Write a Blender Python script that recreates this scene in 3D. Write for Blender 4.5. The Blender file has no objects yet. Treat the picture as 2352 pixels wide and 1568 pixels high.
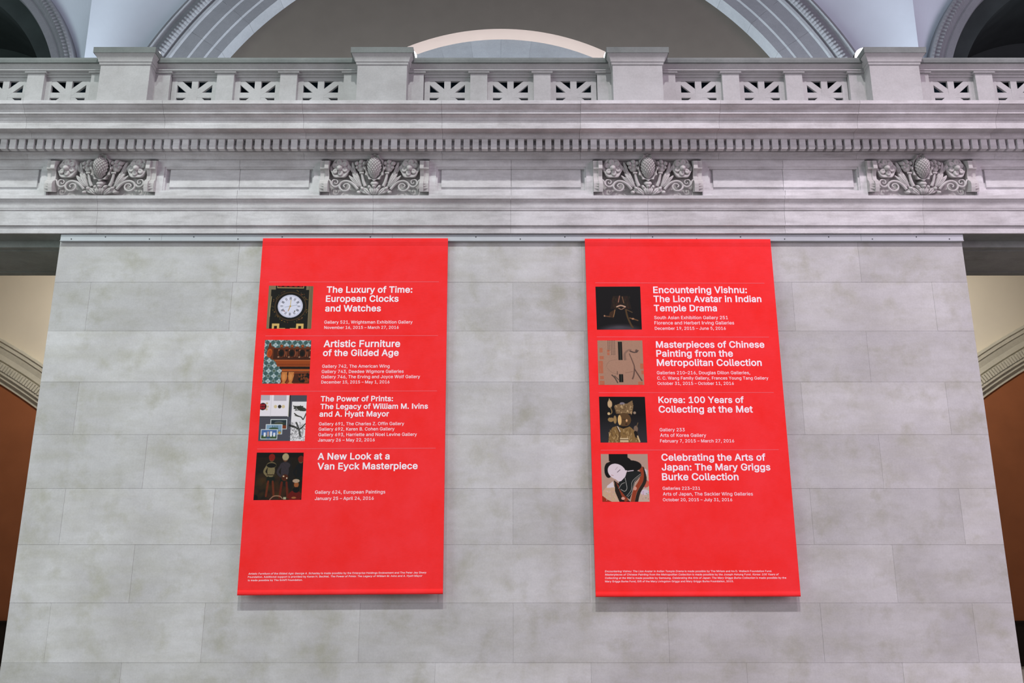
import bpy, bmesh, math, random
import numpy as np
from mathutils import Vector, Matrix
random.seed(7)
rng = np.random.default_rng(11)
SC = bpy.context.scene
COL = SC.collection
# ------------------------------------------------------------ camera model
F_PX, TH, DCAM, HCAM = 2040.0, math.radians(15), 12.0, 1.6
CT, ST = math.cos(TH), math.sin(TH)

def ray(px, py):
    u = (px - 1176) / F_PX; v = (784 - py) / F_PX
    return u, CT - v * ST, ST + v * CT

def at(px, py, Y):
    """point (x, z) of the vertical plane y = Y seen at that place of the photo"""
    dx, dy, dz = ray(px, py)
    t = (Y + DCAM) / dy
    return dx * t, HCAM + dz * t

def zat(py, Y):
    return at(1176, py, Y)[1]

# ------------------------------------------------------------ mesh builder
class MB:
    def __init__(s):
        s.v = []; s.f = []; s.tone = []; s.t = 0.5
    def face(s, idx):
        s.f.append(tuple(idx)); s.tone.append(s.t)
    def add(s, pts, faces):
        b = len(s.v); s.v += [tuple(p) for p in pts]
        for f in faces: s.face([b + i for i in f])
    def box(s, x0, x1, y0, y1, z0, z1):
        p = [(x0,y0,z0),(x1,y0,z0),(x1,y1,z0),(x0,y1,z0),(x0,y0,z1),(x1,y0,z1),(x1,y1,z1),(x0,y1,z1)]
        s.add(p, [(0,3,2,1),(4,5,6,7),(0,1,5,4),(1,2,6,5),(2,3,7,6),(3,0,4,7)])
    def block(s, x0, x1, y0, y1, z0, z1, c=0.004):
        """box whose front (y0) edges are eased"""
        p = [(x0+c,y0,z0+c),(x1-c,y0,z0+c),(x1-c,y0,z1-c),(x0+c,y0,z1-c),
             (x0,y0+c,z0),(x1,y0+c,z0),(x1,y0+c,z1),(x0,y0+c,z1),
             (x0,y1,z0),(x1,y1,z0),(x1,y1,z1),(x0,y1,z1)]
        s.add(p, [(0,1,2,3),(0,4,5,1),(1,5,6,2),(2,6,7,3),(3,7,4,0),
                  (4,8,9,5),(5,9,10,6),(6,10,11,7),(7,11,8,4),(8,11,10,9)])
    def extrude(s, prof, x0, x1):
        """prof: closed loop of (y, z), extruded from x0 to x1"""
        n = len(prof)
        pts = [(x0, y, z) for y, z in prof] + [(x1, y, z) for y, z in prof]
        fs = [(i, (i+1) % n, n + (i+1) % n, n + i) for i in range(n)]
        fs += [tuple(range(n-1, -1, -1)), tuple(range(n, 2*n))]
        s.add(pts, fs)
    def grid(s, P, close_u=False):
        nr, nc = len(P), len(P[0])
        b = len(s.v)
        for r in P: s.v += [tuple(p) for p in r]
        for i in range(nr-1):
            for j in range(nc if close_u else nc-1):
                j2 = (j+1) % nc
                s.face((b+i*nc+j, b+i*nc+j2, b+(i+1)*nc+j2, b+(i+1)*nc+j))
    def tube(s, pts, rad, n=8, cap=True):
        pts = [Vector(p) for p in pts]
        m = len(pts); rings = []
        up = Vector((0, -1, 0.01))
        for i, p in enumerate(pts):
            t = (pts[min(i+1, m-1)] - pts[max(i-1, 0)]).normalized()
            a = t.cross(up)
            if a.length < 1e-4: a = t.cross(Vector((0, 0, 1)))
            a.normalize(); b = t.cross(a).normalized()
            r = rad[i] if hasattr(rad, '__len__') else rad
            rings.append([p + a * (r*math.cos(k*2*math.pi/n)) + b * (r*math.sin(k*2*math.pi/n)) for k in range(n)])
        base = len(s.v)
        s.grid(rings, True)
        if cap:
            s.face([base + k for k in range(n)][::-1]); s.face([base + (m-1)*n + k for k in range(n)])
    def obj(s, name, mat, parent=None, smooth=False, **tags):
        me = bpy.data.meshes.new(name)
        me.from_pydata(s.v, [], s.f)
        me.update()
        a = me.attributes.new('tone', 'FLOAT', 'FACE')
        a.data.foreach_set('value', s.tone)
        bm = bmesh.new(); bm.from_mesh(me)
        bmesh.ops.recalc_face_normals(bm, faces=bm.faces)
        bm.to_mesh(me); bm.free()
        if smooth: me.polygons.foreach_set('use_smooth', [True]*len(me.polygons))
        me.materials.append(mat)
        o = bpy.data.objects.new(name, me); COL.objects.link(o)
        if parent: o.parent = parent
        for k, w in tags.items(): o[k] = w
        return o

def shift(o, loc):
    """move the origin of a mesh object to loc without moving it"""
    o.data.transform(Matrix.Translation(-Vector(loc)))
    o.location = Vector(loc)

def empty(name, loc, label=None, category=None, group=None, kind=None):
    e = bpy.data.objects.new(name, None); COL.objects.link(e)
    e.location = loc; e.empty_display_size = 0.2
    if label: e['label'] = label
    if category: e['category'] = category
    if group: e['group'] = group
    if kind: e['kind'] = kind
    return e

def adopt(parent, objs):
    for o in objs:
        o.parent = parent
        o.location = o.location - parent.location

def copy_tree(o, parent=None):
    c = o.copy(); COL.objects.link(c); c.parent = parent
    for ch in o.children:
        copy_tree(ch, c)
    return c

# ------------------------------------------------------------ materials
def srgb(r, g, b):
    def l(c):
        c /= 255.0
        return c/12.92 if c <= 0.04045 else ((c+0.055)/1.055)**2.4
    return (l(r), l(g), l(b), 1)

def new_mat(name, rough=0.8, spec=0.3):
    m = bpy.data.materials.new(name); m.use_nodes = True
    nt = m.node_tree; bs = nt.nodes['Principled BSDF']
    bs.inputs['Roughness'].default_value = rough
    bs.inputs['Specular IOR Level'].default_value = spec
    return m, nt, bs

def N(nt, t, **kw):
    n = nt.nodes.new(t)
    for k, v in kw.items(): setattr(n, k, v)
    return n

def noise(nt, scale, vec, detail=4, rough=0.55):
    n = N(nt, 'ShaderNodeTexNoise'); n.inputs['Scale'].default_value = scale
    n.inputs['Detail'].default_value = detail; n.inputs['Roughness'].default_value = rough
    nt.links.new(vec, n.inputs['Vector']); return n.outputs['Fac']

def ramp(nt, fac, p0, p1, c0=(0,0,0,1), c1=(1,1,1,1)):
    r = N(nt, 'ShaderNodeValToRGB'); e = r.color_ramp.elements
    e[0].position = p0; e[1].position = p1; e[0].color = c0; e[1].color = c1
    nt.links.new(fac, r.inputs['Fac']); return r.outputs['Color']

def mix(nt, fac, a, b, mode='MIX'):
    n = N(nt, 'ShaderNodeMix', data_type='RGBA', blend_type=mode)
    for sock, v in ((n.inputs['Factor'], fac), (n.inputs['A'], a), (n.inputs['B'], b)):
        if isinstance(v, (int, float)): sock.default_value = v
        elif isinstance(v, tuple): sock.default_value = v
        else: nt.links.new(v, sock)
    return n.outputs['Result']

def mul(nt, a, k):
    n = N(nt, 'ShaderNodeMath', operation='MULTIPLY'); nt.links.new(a, n.inputs[0]); n.inputs[1].default_value = k
    return n.outputs[0]

def position(nt, scale=(1,1,1)):
    g = N(nt, 'ShaderNodeNewGeometry')
    mp = N(nt, 'ShaderNodeMapping'); mp.inputs['Scale'].default_value = scale
    nt.links.new(g.outputs['Position'], mp.inputs['Vector']); return mp.outputs['Vector']

def stone(name, base, stain, veil, grime=0.0, stain_amt=0.5, rough=0.75, tone_amt=0.10, bump=0.15, streak=(0.8,1,2.6)):
    m, nt, bs = new_mat(name, rough, 0.25)
    p = position(nt); ps = position(nt, streak)
    c = mix(nt, ramp(nt, noise(nt, 1.1, p, 3), 0.38, 0.66), base, veil)
    st = ramp(nt, noise(nt, 2.3, p, 5, 0.6), 0.52, 0.75)
    c = mix(nt, mul(nt, st, stain_amt), c, stain)
    st2 = ramp(nt, noise(nt, 1.7, ps, 6, 0.6), 0.42, 0.72)
    c = mix(nt, mul(nt, st2, stain_amt*0.55), c, stain)
    midn = ramp(nt, noise(nt, 8.5, position(nt, (1, 1, 1.5)), 5, 0.65), 0.3, 0.7, (0.955,0.955,0.955,1), (1.04,1.04,1.04,1))
    c = mix(nt, 1.0, c, midn, 'MULTIPLY')
    fine = ramp(nt, noise(nt, 38, p, 5, 0.7), 0.3, 0.7, (0.93,0.93,0.93,1), (1.05,1.05,1.05,1))
    c = mix(nt, 1.0, c, fine, 'MULTIPLY')
    if grime:
        pg = position(nt, (1.1, 1, 7))
        g = ramp(nt, noise(nt, 1.6, pg, 6, 0.65), 0.46, 0.72)
        c = mix(nt, mul(nt, g, grime), c, srgb(94, 90, 88))
    at_ = N(nt, 'ShaderNodeAttribute', attribute_name='tone')
    tr = ramp(nt, at_.outputs['Fac'], 0.0, 1.0, (1-tone_amt,)*3+(1,), (1+tone_amt,)*3+(1,))
    c = mix(nt, 1.0, c, tr, 'MULTIPLY')
    nt.links.new(c, bs.inputs['Base Color'])
    b = N(nt, 'ShaderNodeBump'); b.inputs['Strength'].default_value = bump; b.inputs['Distance'].default_value = 0.01
    nt.links.new(noise(nt, 22, p, 6, 0.6), b.inputs['Height']); nt.links.new(b.outputs['Normal'], bs.inputs['Normal'])
    return m

def plain(name, col, rough=0.6, spec=0.3, metal=0.0, var=0.06, scale=8):
    m, nt, bs = new_mat(name, rough, spec)
    p = position(nt)
    v = ramp(nt, noise(nt, scale, p, 4), 0.3, 0.7, (1-var,)*3+(1,), (1+var,)*3+(1,))
    c = mix(nt, 1.0, col, v, 'MULTIPLY')
    nt.links.new(c, bs.inputs['Base Color']); bs.inputs['Metallic'].default_value = metal
    return m

M = {}
M['wall'] = stone('limestone_ashlar', srgb(203,204,204), srgb(168,168,152), srgb(188,188,188), stain_amt=0.8)
M['trim'] = stone('limestone_carved', srgb(222,222,224), srgb(180,178,176), srgb(202,201,202), grime=0.30, stain_amt=0.5, streak=(0.6,1,2))
M['relief'] = stone('limestone_relief', srgb(208,206,205), srgb(168,165,162), srgb(190,187,186), grime=0.25, stain_amt=0.4)
M['rail'] = stone('limestone_balustrade', srgb(186,187,187), srgb(160,158,156), srgb(174,174,174), stain_amt=0.4, streak=(1.2,1,1.2))
M['coping'] = stone('weathered_coping', srgb(132,138,136), srgb(100,108,106), srgb(118,124,122), stain_amt=0.5)
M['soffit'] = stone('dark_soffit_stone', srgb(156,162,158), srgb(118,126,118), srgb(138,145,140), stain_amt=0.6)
M['arch'] = stone('pale_arch_stone', srgb(140,144,150), srgb(124,128,133), srgb(132,136,142), stain_amt=0.4)
M['archback'] = stone('grey_arch_stone', srgb(150,156,162), srgb(130,136,142), srgb(142,147,152), stain_amt=0.4)
M['plaster'] = plain('white_plaster', srgb(212,224,236), 0.9, 0.1, var=0.03, scale=1.5)
M['taupe'] = plain('taupe_plaster', srgb(103,98,92), 0.9, 0.1, var=0.04, scale=3)
M['blush'] = plain('blush_plaster', srgb(160,145,138), 0.85, 0.1, var=0.02, scale=2)
M['cream'] = plain('cream_plaster', srgb(212,204,190), 0.9, 0.1, var=0.03, scale=1.2)
M['orange'] = plain('terracotta_paint', srgb(154,94,62), 0.85, 0.15, var=0.07, scale=2)
M['cornice'] = stone('side_cornice_stone', srgb(206,202,188), srgb(176,174,160), srgb(192,188,174), stain_amt=0.4)
M['darkwood'] = plain('dark_panelling', srgb(34,24,18), 0.6, 0.3, var=0.2, scale=3)
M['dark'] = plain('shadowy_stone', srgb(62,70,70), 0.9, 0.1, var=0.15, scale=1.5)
M['metal'] = plain('brushed_aluminium', srgb(186,192,196), 0.45, 0.5, 0.25, var=0.03, scale=6)
M['bolt'] = plain('bolt_steel', srgb(84,88,92), 0.4, 0.5, 0.6)
M['black'] = plain('black_housing', srgb(24,24,26), 0.5, 0.4)
M['floor'] = plain('stone_floor', srgb(138,132,127), 0.55, 0.3, var=0.08, scale=2)
M['slab'] = plain('gallery_slab', srgb(160,158,154), 0.8, 0.2)
M['ink'] = plain('white_print', srgb(255,243,250), 0.75, 0.1, var=0.01)
M['rule'] = plain('pink_rule', srgb(246,100,108), 0.75, 0.1, var=0.01)

def fabric():
    m, nt, bs = new_mat('red_banner_fabric', 0.85, 0.12)
    p = position(nt, (1, 1, 1)); pw = position(nt, (18, 18, 160))
    c = mix(nt, ramp(nt, noise(nt, 2.0, p, 6, 0.65), 0.35, 0.68), srgb(255,58,62), srgb(253,46,44))
    w = ramp(nt, noise(nt, 1.0, pw, 3, 0.7), 0.25, 0.75, (0.95,0.95,0.95,1), (1.04,1.04,1.04,1))
    c = mix(nt, 1.0, c, w, 'MULTIPLY')
    nt.links.new(c, bs.inputs['Base Color'])
    b = N(nt, 'ShaderNodeBump'); b.inputs['Strength'].default_value = 0.12; b.inputs['Distance'].default_value = 0.004
    nt.links.new(noise(nt, 1.0, pw, 3), b.inputs['Height']); nt.links.new(b.outputs['Normal'], bs.inputs['Normal'])
    return m
M['red'] = fabric()

def glassy():
    m, nt, bs = new_mat('dark_tinted_glass', 0.06, 0.8)
    p = position(nt)
    c = mix(nt, ramp(nt, noise(nt, 2.5, p, 2), 0.4, 0.65), srgb(58,78,92), srgb(84,116,138))
    nt.links.new(c, bs.inputs['Base Color'])
    return m
M['glass'] = glassy()

def emitter(name, col, strength):
    m, nt, bs = new_mat(name)
    bs.inputs['Emission Color'].default_value = col; bs.inputs['Emission Strength'].default_value = strength
    return m
M['lamp'] = emitter('lit_lamp_lens', (1, 1, 1, 1), 3.0)

def picmat():
    m, nt, bs = new_mat('printed_picture', 0.6, 0.2)
    a = N(nt, 'ShaderNodeAttribute', attribute_name='Col')
    nt.links.new(a.outputs['Color'], bs.inputs['Base Color'])
    return m
M['pic'] = picmat()

XL, XR = -13.0, 13.0
# ------------------------------------------------------------ hall floor
b = MB(); b.box(-30, 30, -34, 9, -0.3, 0.0)
b.obj('floor', M['floor'], kind='structure')

# ------------------------------------------------------------ big stone pier between the two openings
PXL = at(76, 1000, 0)[0]; PXR = at(2271, 1000, 0)[0]
SOFF = zat(568, 0.22)        # underside of the beams
ARC0 = zat(535.5, -0.08)     # underside of the architrave
courses = [536, 648, 760, 877, 998, 1121.5, 1250.5, 1384.5, 1521.5]
joints = [[548, 1336.6, 1973], [202, 530, 1178, 1823, 2147], [640, 1343, 1995], [175, 511, 1178, 1844, 2178],
          [333, 1350.5, 2024], [143, 489, 1178.5, 1865, 2210], [303, 1007, 1354.5, 1707, 2056],
          [109, 466, 825, 1179, 1535.5, 1889, 2241], [277, 999, 1358, 1716, 2075]]
b = MB(); G = 0.0011
zb = [zat(c, 0) for c in courses]; zb[0] = ARC0 - 0.001
zb += [zb[-1] - 0.72]
zb[-1] = min(zb[-1], 0.0)
zb[-1] = 0.0
for i in range(9):
    z1, z0 = zb[i] - G, zb[i+1] + G
    pm = (courses[i] + (courses[i+1] if i < 8 else 1568)) / 2
    xs = [PXL] + [at(x, pm, 0)[0] for x in joints[i]] + [PXR]
    for k in range(len(xs)-1):
        b.t = random.uniform(0.05, 0.95)
        j = random.uniform(-0.0015, 0.0015)
        b.block(xs[k] + (G if k else 0), xs[k+1] - (G if k < len(xs)-2 else 0), j, 0.12, z0, z1, 0.0014)
b.t = 0.3
b.box(PXL + 0.004, PXR - 0.004, 0.0045, 1.47, 0, ARC0 - 0.003)
b.box(PXL, PXL + 0.05, 0.121, 1.47, 0, ARC0 - 0.003); b.box(PXR - 0.05, PXR, 0.121, 1.47, 0, ARC0 - 0.003)
b.obj('wall_front', M['wall'], kind='structure')

# beams over the openings, left and right of the pier
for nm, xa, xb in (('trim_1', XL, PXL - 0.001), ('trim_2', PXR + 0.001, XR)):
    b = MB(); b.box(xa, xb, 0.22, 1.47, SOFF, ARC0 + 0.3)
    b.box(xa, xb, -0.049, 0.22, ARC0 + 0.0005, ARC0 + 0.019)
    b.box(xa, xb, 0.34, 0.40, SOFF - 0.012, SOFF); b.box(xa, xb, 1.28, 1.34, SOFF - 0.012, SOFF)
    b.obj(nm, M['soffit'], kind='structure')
# the neighbouring piers that close the side openings, just out of the frame
for nm, xa, xb in (('wall_pier_left', XL, -10.4), ('wall_pier_right', 10.4, XR)):
    b = MB(); z = 0
    for i in range(9):
        b.t = random.uniform(.2, .8); b.block(xa, xb, 0, 1.47, zb[i+1] + G, zb[i] - G, .002)
    b.obj(nm, M['wall'], kind='structure')

# ------------------------------------------------------------ entablature
def runs(joint_px, pyr, Y, x0=XL, x1=XR):
    xs = sorted([at(p, pyr, Y)[0] for p in joint_px]); st = (xs[-1]-xs[0])/(len(xs)-1)
    while xs[0] - st > x0 + 0.3: xs.insert(0, xs[0]-st)
    while xs[-1] + st < x1 - 0.3: xs.append(xs[-1]+st)
    xs = [x0] + xs + [x1]
    return [(a + 0.0014, c - 0.0014) for a, c in zip(xs[:-1], xs[1:])]

def P(y, py): return (y, zat(py, y))
# architrave
Y1, Y2 = -0.08, -0.112
arch_prof = [(0.2, ARC0 + .02), (-0.05, ARC0 + .02), (-0.05, ARC0), (Y1, ARC0), P(Y1, 519), P(Y2, 517.2), P(Y2, 484),
             P(-0.128, 481.5), P(-0.128, 479), P(-0.135, 477.5), P(-0.142, 470), P(-0.160, 463), P(-0.178, 459.5),
             P(-0.178, 457.5), P(-0.196, 456), P(-0.196, 448.5)]
ZL = arch_prof[-1][1]
arch_prof += [(0.2, ZL)]
ZF0 = ZL; ZF1 = zat(367.5, -0.06)
b = MB()
for x0, x1 in runs([224, 545, 857, 1173, 1488, 1802, 2120], 500, -0.1):
    b.t = random.uniform(0.2, 0.9); j = random.uniform(-0.0015, 0.0015)
    b.extrude([(y + j if y < 0.1 else y, z) for y, z in arch_prof], x0, x1)
b.t = 0.1; b.box(XL, XR, 0.15, 0.22, ARC0 + 0.021, ZL)
b.obj('trim_3', M['trim'], kind='structure')

# frieze with fielded panels; niches are left open for the carved reliefs
relief_px = [(110, 358, 235), (735.5, 986, 861), (1362, 1611.5, 1487), (1990, 2236, 2115)]
rel_x = [at(c, 410, -0.06)[0] for _, _, c in relief_px]
RW = 0.795   # half width of a niche
pitch = (rel_x[-1]-rel_x[0])/3
cent = [rel_x[0]-pitch] + rel_x + [rel_x[-1]+pitch]
b = MB()
b.t = 0.4
b.box(XL, XR, 0.045, 0.30, ZF0, ZF1 + 0.3)         # core behind
pan = []
for a, c in zip(cent[:-1], cent[1:]):
    x0, x1 = a + RW, c - RW
    x0 = max(x0, XL); x1 = min(x1, XR)
    m = (x0 + x1)/2 if a > XL and c < XR else (a + c)/2
    zt, zbm = zat(383, -0.06), zat(437, -0.06)
    for h0, h1 in ((x0, m - 0.002), (m + 0.002, x1)):
        b.t = random.uniform(0.25, 0.85)
        left = h0 == x0
        fx = (h0 + 0.10) if left else h0
        gx = h1 if left else (h1 - 0.10)
        b.box(h0, h1, -0.06, 0.045, zt, ZF1)
        b.box(h0, h1, -0.06, 0.045, ZF0, zbm)
        if left: b.box(h0, fx, -0.06, 0.045, zbm, zt)
        else: b.box(gx, h1, -0.06, 0.045, zbm, zt)
        # stepped frame and raised field
        b.box(fx, gx, 0.01, 0.044, zbm, zt)
        i0, i1 = (fx, gx)
        e = 0.022
        b.box(i0, i1, -0.045, 0.02, zt - e, zt); 
        if left: b.box(i0, i0 + e, -0.045, 0.02, zbm, zt - e)
        else: b.box(i1 - e, i1, -0.045, 0.02, zbm, zt - e)
        f0 = i0 + (0.075 if left else 0); f1 = i1 - (0 if left else 0.075)
        b.block(f0, f1, -0.014, 0.02, zat(430, -0.014), zat(387.5, -0.014), 0.004)
        b.extrude([(0.02, zbm), (-0.058, zbm), (0.008, zbm + 0.028), (0.02, zbm + 0.03)], i0, i1)
b.obj('trim_4', M['trim'], kind='structure')

# bed moulding and dentils
cj = [60, 378, 697, 1015, 1333, 1652, 1970, 2288]
ZD0 = zat(341, -0.33)
bed = [(0.2, ZF1), (-0.075, ZF1), P(-0.075, 366), P(-0.098, 364.5), P(-0.104, 359), P(-0.120, 355), P(-0.150, 352), P(-0.185, 350.6),
       P(-0.205, 350), P(-0.205, 346), P(-0.25, 345.3)]
ZDT = zat(319.5, -0.33)
bed += [(-0.25, ZDT), (0.2, ZDT)]
b = MB()
for x0, x1 in runs(cj, 355, -0.15):
    b.t = random.uniform(0.2, 0.8); b.extrude(bed, x0, x1)
b.obj('trim_5', M['trim'], kind='structure')
b = MB()
xa, xb_ = at(0, 330, -0.33)[0], at(2352, 330, -0.33)[0]
st = (xb_ - xa) / 2352 * 20.86
x = at(7.8, 330, -0.33)[0] - 12*st
while x < XR:
    if x > XL:
        b.t = random.uniform(0.1, 0.9)
        b.box(x - st*0.335, x + st*0.335, -0.33 + random.uniform(-.001, .001), -0.249, ZD0, ZDT + 0.001)
        b.box(x + st*0.335, x + st*0.665, -0.285, -0.249, ZD0 + 0.045, ZD0 + 0.075)
    x += st
dent = b.obj('dentil_course', M['trim'], kind='structure')
# cornice
ZC = zat(293, -0.52)
cor = [(0.2, ZDT + 0.001), (-0.345, ZDT + 0.001), P(-0.345, 317.5), P(-0.352, 316), P(-0.356, 311), (-0.362, ZC - 0.004), (-0.363, ZC),
       (-0.50, ZC), (-0.506, ZC - 0.012), (-0.52, ZC - 0.012), P(-0.52, 282), P(-0.524, 281), P(-0.530, 278), P(-0.541, 274), P(-0.545, 270.5), P(-0.566, 266.5),
       P(-0.580, 264), P(-0.588, 262.5), P(-0.588, 261.2), P(-0.604, 260.6), P(-0.604, 258), P(-0.606, 257), P(-0.617, 252), P(-0.642, 247),
       P(-0.660, 242.5), P(-0.668, 240.5), P(-0.668, 239), P(-0.685, 238), P(-0.685, 230)]
ZT = cor[-1][1]
cor += [(0.2, ZT)]
b = MB()
for x0, x1 in runs(cj, 265, -0.56):
    b.t = random.uniform(0.2, 0.8); j = random.uniform(-0.002, 0.002)
    b.extrude([(y + j if y < 0 else y, z) for y, z in cor], x0, x1)
b.t = 0.1; b.box(XL, XR, 0.15, 0.4, ZDT + 0.002, ZT - 0.001)
b.obj('trim_6', M['trim'], kind='structure')
# gallery floor behind the cornice
b = MB(); b.box(XL, XR, 0.401, 6.0, ZT - 0.2, ZT)
b.obj('floor_gallery', M['slab'], kind='structure')

# ------------------------------------------------------------ carved reliefs
U1 = 1/7.35/157.4; V1 = 1/7.35/144.6
ZR = zat(445, -0.06)
def R(u, v, p, m=1):
    return (m*(u - 1180)*U1, -0.06 - p, ZR + (775 - v)*V1 - p*0.47)
def ellip(mb, cu, cv, ru, rv, p0, dp, rot=0, m=1, n=16, k=10, fn=None):
    """half ellipsoid swelling by dp from depth p0, in relief coordinates"""
    rows = []
    ca, sa = math.cos(rot), math.sin(rot)
    for i in range(k+1):
        th = i/k*math.pi/2; row = []
        for j in range(n):
            a = j/n*2*math.pi
            du, dv = ru*math.cos(th)*math.cos(a), rv*math.cos(th)*math.sin(a)
            pp = p0 + dp*math.sin(th)
            if fn: pp += fn(du/ru, dv/rv)*math.sin(th)
            row.append(R(cu + du*ca - dv*sa, cv + du*sa + dv*ca, pp, m))
        rows.append(row)
    mb.grid([[(x, y if 0 else y, z) for x, y, z in r] for r in [[R(cu + (ru*math.cos(j/n*2*math.pi))*ca - (rv*math.sin(j/n*2*math.pi))*sa,
             cv + (ru*math.cos(j/n*2*math.pi))*sa + (rv*math.sin(j/n*2*math.pi))*ca, -0.09, m) for j in range(n)]] + rows], True)

def smooth_path(pts, per=6):
    out = []
    q = [pts[0]] + list(pts) + [pts[-1]]
    for i in range(1, len(q)-2):
        p0, p1, p2, p3 = [np.array(q[i+k], float) for k in (-1, 0, 1, 2)]
        for s in range(per):
            t = s/per
            out.append(0.5*((2*p1) + (-p0+p2)*t + (2*p0-5*p1+4*p2-p3)*t*t + (-p0+3*p1-3*p2+p3)*t**3))
    out.append(np.array(pts[-1], float)); return out

def rtube(mb, pts, w0, w1, p=0.03, m=1):
    P_ = smooth_path(pts); n = len(P_)
    mb.tube([R(q[0], q[1], p if len(q) < 3 else q[2], m) for q in P_], [(w0 + (w1-w0)*i/(n-1))*U1 for i in range(n)], 8)

def make_relief():
    parts = []
    b = MB(); x0, _, z0 = R(250, 775, 0); x1, _, z1 = R(2110, 205, 0)
    b.t = 0.3; b.box(-RW + 0.002, RW - 0.002, -0.0, 0.0449, ZF0 + 0.001, ZF1 - 0.001)
    parts.append(b.obj('back_panel', M['relief']))
    for m in (1, -1):
        # scrolled console at the side of the niche
        b = MB()
        prof = [(215, .10), (340, .115), (370, .075), (420, .05), (480, .035), (540, .045), (562, .10), (600, .115), (660, .11), (735, .09), (745, .0)]
        P_ = smooth_path(prof[:6], 4) + [np.array(q, float) for q in prof[6:]]
        for ua, ub, k in ((345, 412, 1.0), (262, 345, 0.72)):
            fr = [R(ua, v, p*k, m) for v, p in P_]; fl = [R(ub, v, p*k, m) for v, p in P_]
            bk = [R(ua, v, -0.06, m) for v, p in P_]; bl = [R(ub, v, -0.06, m) for v, p in P_]
            b.grid([bk, fr, fl, bl])
            n = len(P_)
        for v in (600, 640, 680):
            b.tube([R(275, v, .075, m), R(340, v + 6, .085, m)], 0.006)
        parts.append(b.obj('bracket', M['relief']))
        # rosette
        b = MB()
        cu, cv = 590, 335
        rows = []
        for rr, pp in ((168, -.07), (168, .02), (158, .045), (140, .04), (60, .015)):
            rows.append([R(cu + rr*(1+.05*math.cos(6*a))*math.cos(a), cv + 10 + rr*(1+.05*math.cos(6*a))*math.sin(a), pp + (.02*math.sin(a)), m) for a in [k*math.pi/24 for k in range(48)]])
        b.grid(rows, True)
        for k in range(6):
            a = k*math.pi/3 + .35
            ellip(b, cu + 88*math.cos(a), cv + 88*math.sin(a), 62, 50, .03, .055 + .02*math.sin(a), a, m, 14, 6, lambda s, t: -.03*math.exp(-(s*s+t*t)*3))
        ellip(b, cu, cv, 52, 56, .05, .085, 0, m)
        parts.append(b.obj('rosette', M['relief'], smooth=True))
        # bud on a stem
        b = MB()
        rtube(b, [(1030, 650, .02), (1000, 580, .03), (978, 500, .04), (965, 420, .05)], 30, 20, m=m)
        b.tube([R(930, 425, .06, m), R(1002, 425, .06, m)], 0.017)
        ellip(b, 945, 320, 78, 95, .02, .05, 0, m)
        for du, dv, r in ((-70, -55, 40), (60, -60, 40), (0, -80, 42), (-60, 10, 32), (55, 10, 32)):
            ellip(b, 945 + du, 320 + dv, r, r, .03, .055, 0, m, 10, 5)
        ellip(b, 945, 300, 24, 24, .07, .03, 0, m, 8, 4)
        parts.append(b.obj('bud', M['relief'], smooth=True))
        # acanthus blades
        b = MB()
        for (ua, va), (ub, vb), w in (((960, 660), (800, 420), 34), ((950, 655), (860, 400), 26), ((930, 660), (740, 470), 26), ((860, 480), (790, 250), 30), ((820, 430), (735, 290), 22), ((905, 560), (770, 500), 20)):
            L = math.hypot(ub-ua, vb-va); a = math.atan2(vb-va, ub-ua)
            ellip(b, (ua+ub)/2, (va+vb)/2, L/2*1.08, w, .0, .05, a, m, 16, 6, lambda s, t: -.018*math.exp(-t*t*14))
        parts.append(b.obj('acanthus_leaf', M['relief'], smooth=True))
        b = MB()
        rtube(b, [(905, 700, .02), (840, 625, .03), (770, 578, .035), (690, 562, .035), (622, 590, .035), (594, 650, .035), (630, 708, .035), (692, 725, .035), (748, 704, .03),
                  (768, 655, .03), (742, 614, .03), (695, 608, .03), (662, 640, .03), (690, 668, .035)], 24, 11, m=m)
        parts.append(b.obj('scroll', M['relief'], smooth=True))
        b = MB()
        rtube(b, [(385, 528, .01), (430, 556, .03), (455, 615, .035), (500, 655, .035), (560, 650, .03), (600, 620, .02)], 14, 22, m=m)
        rtube(b, [(470, 640, .03), (462, 585, .03), (485, 545, .03), (535, 540, .03), (562, 572, .03), (545, 606, .03), (515, 600, .03), (515, 578, .03)], 15, 8, m=m)
        parts.append(b.obj('scroll', M['relief'], smooth=True))
    # cone with its leafy cup
    b = MB()
    def outline(a, k=1.0):
        sn = math.sin(a); c = math.cos(a)
        uu = c*(165 - 50*max(0, -sn)**1.3); vv = sn*198 if sn > 0 else sn*258
        return uu*k, vv*k
    rows = []; n = 144
    for k, pp in ((1.0, -.07), (1.0, .06), (.965, .085), (.9, .07), (.82, .045), (.66, .03), (.3, .03)):
        row = []
        for i in range(n):
            a = i/n*2*math.pi - math.pi/2; uu, vv = outline(a, k)
            lobe = abs(math.cos(6*a + math.pi/2*0))**3
            kk = 1 + (.12*(lobe - .35) if k > .95 else .04*(lobe-.35) if k > .85 else 0)
            row.append(R(1180 + uu*kk, 352 + vv*kk, pp + (.012*lobe if .8 < k < .99 else 0)))
        rows.append(row)
    b.grid(rows, True)
    parts.append(b.obj('cone_leaf', M['relief'], smooth=True))
    b = MB(); rows = []; n = 110; K = 90
    for i in range(K+1):
        t = i/K; v = -172 + 350*t
        w = 110*(math.sin(math.pi*t**.82)**.6 if 0 < t < 1 else 0)
        row = []
        for j in range(n+1):
            a = j/n*math.pi
            q1 = t*6.2 + a*2.1; q2 = t*6.2 - a*2.1
            f1 = abs((q1 % 1) - .5)*2; f2 = abs((q2 % 1) - .5)*2
            h = .017*(1 - max(f1, f2)**3) - .006
            rr = w*U1 + h*min(1, w/60)
            row.append(tuple(np.array(R(1180, 340 + v, .075)) + np.array((-rr*math.cos(a), -rr*1.2*math.sin(a), 0))))
        rows.append(row)
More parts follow.
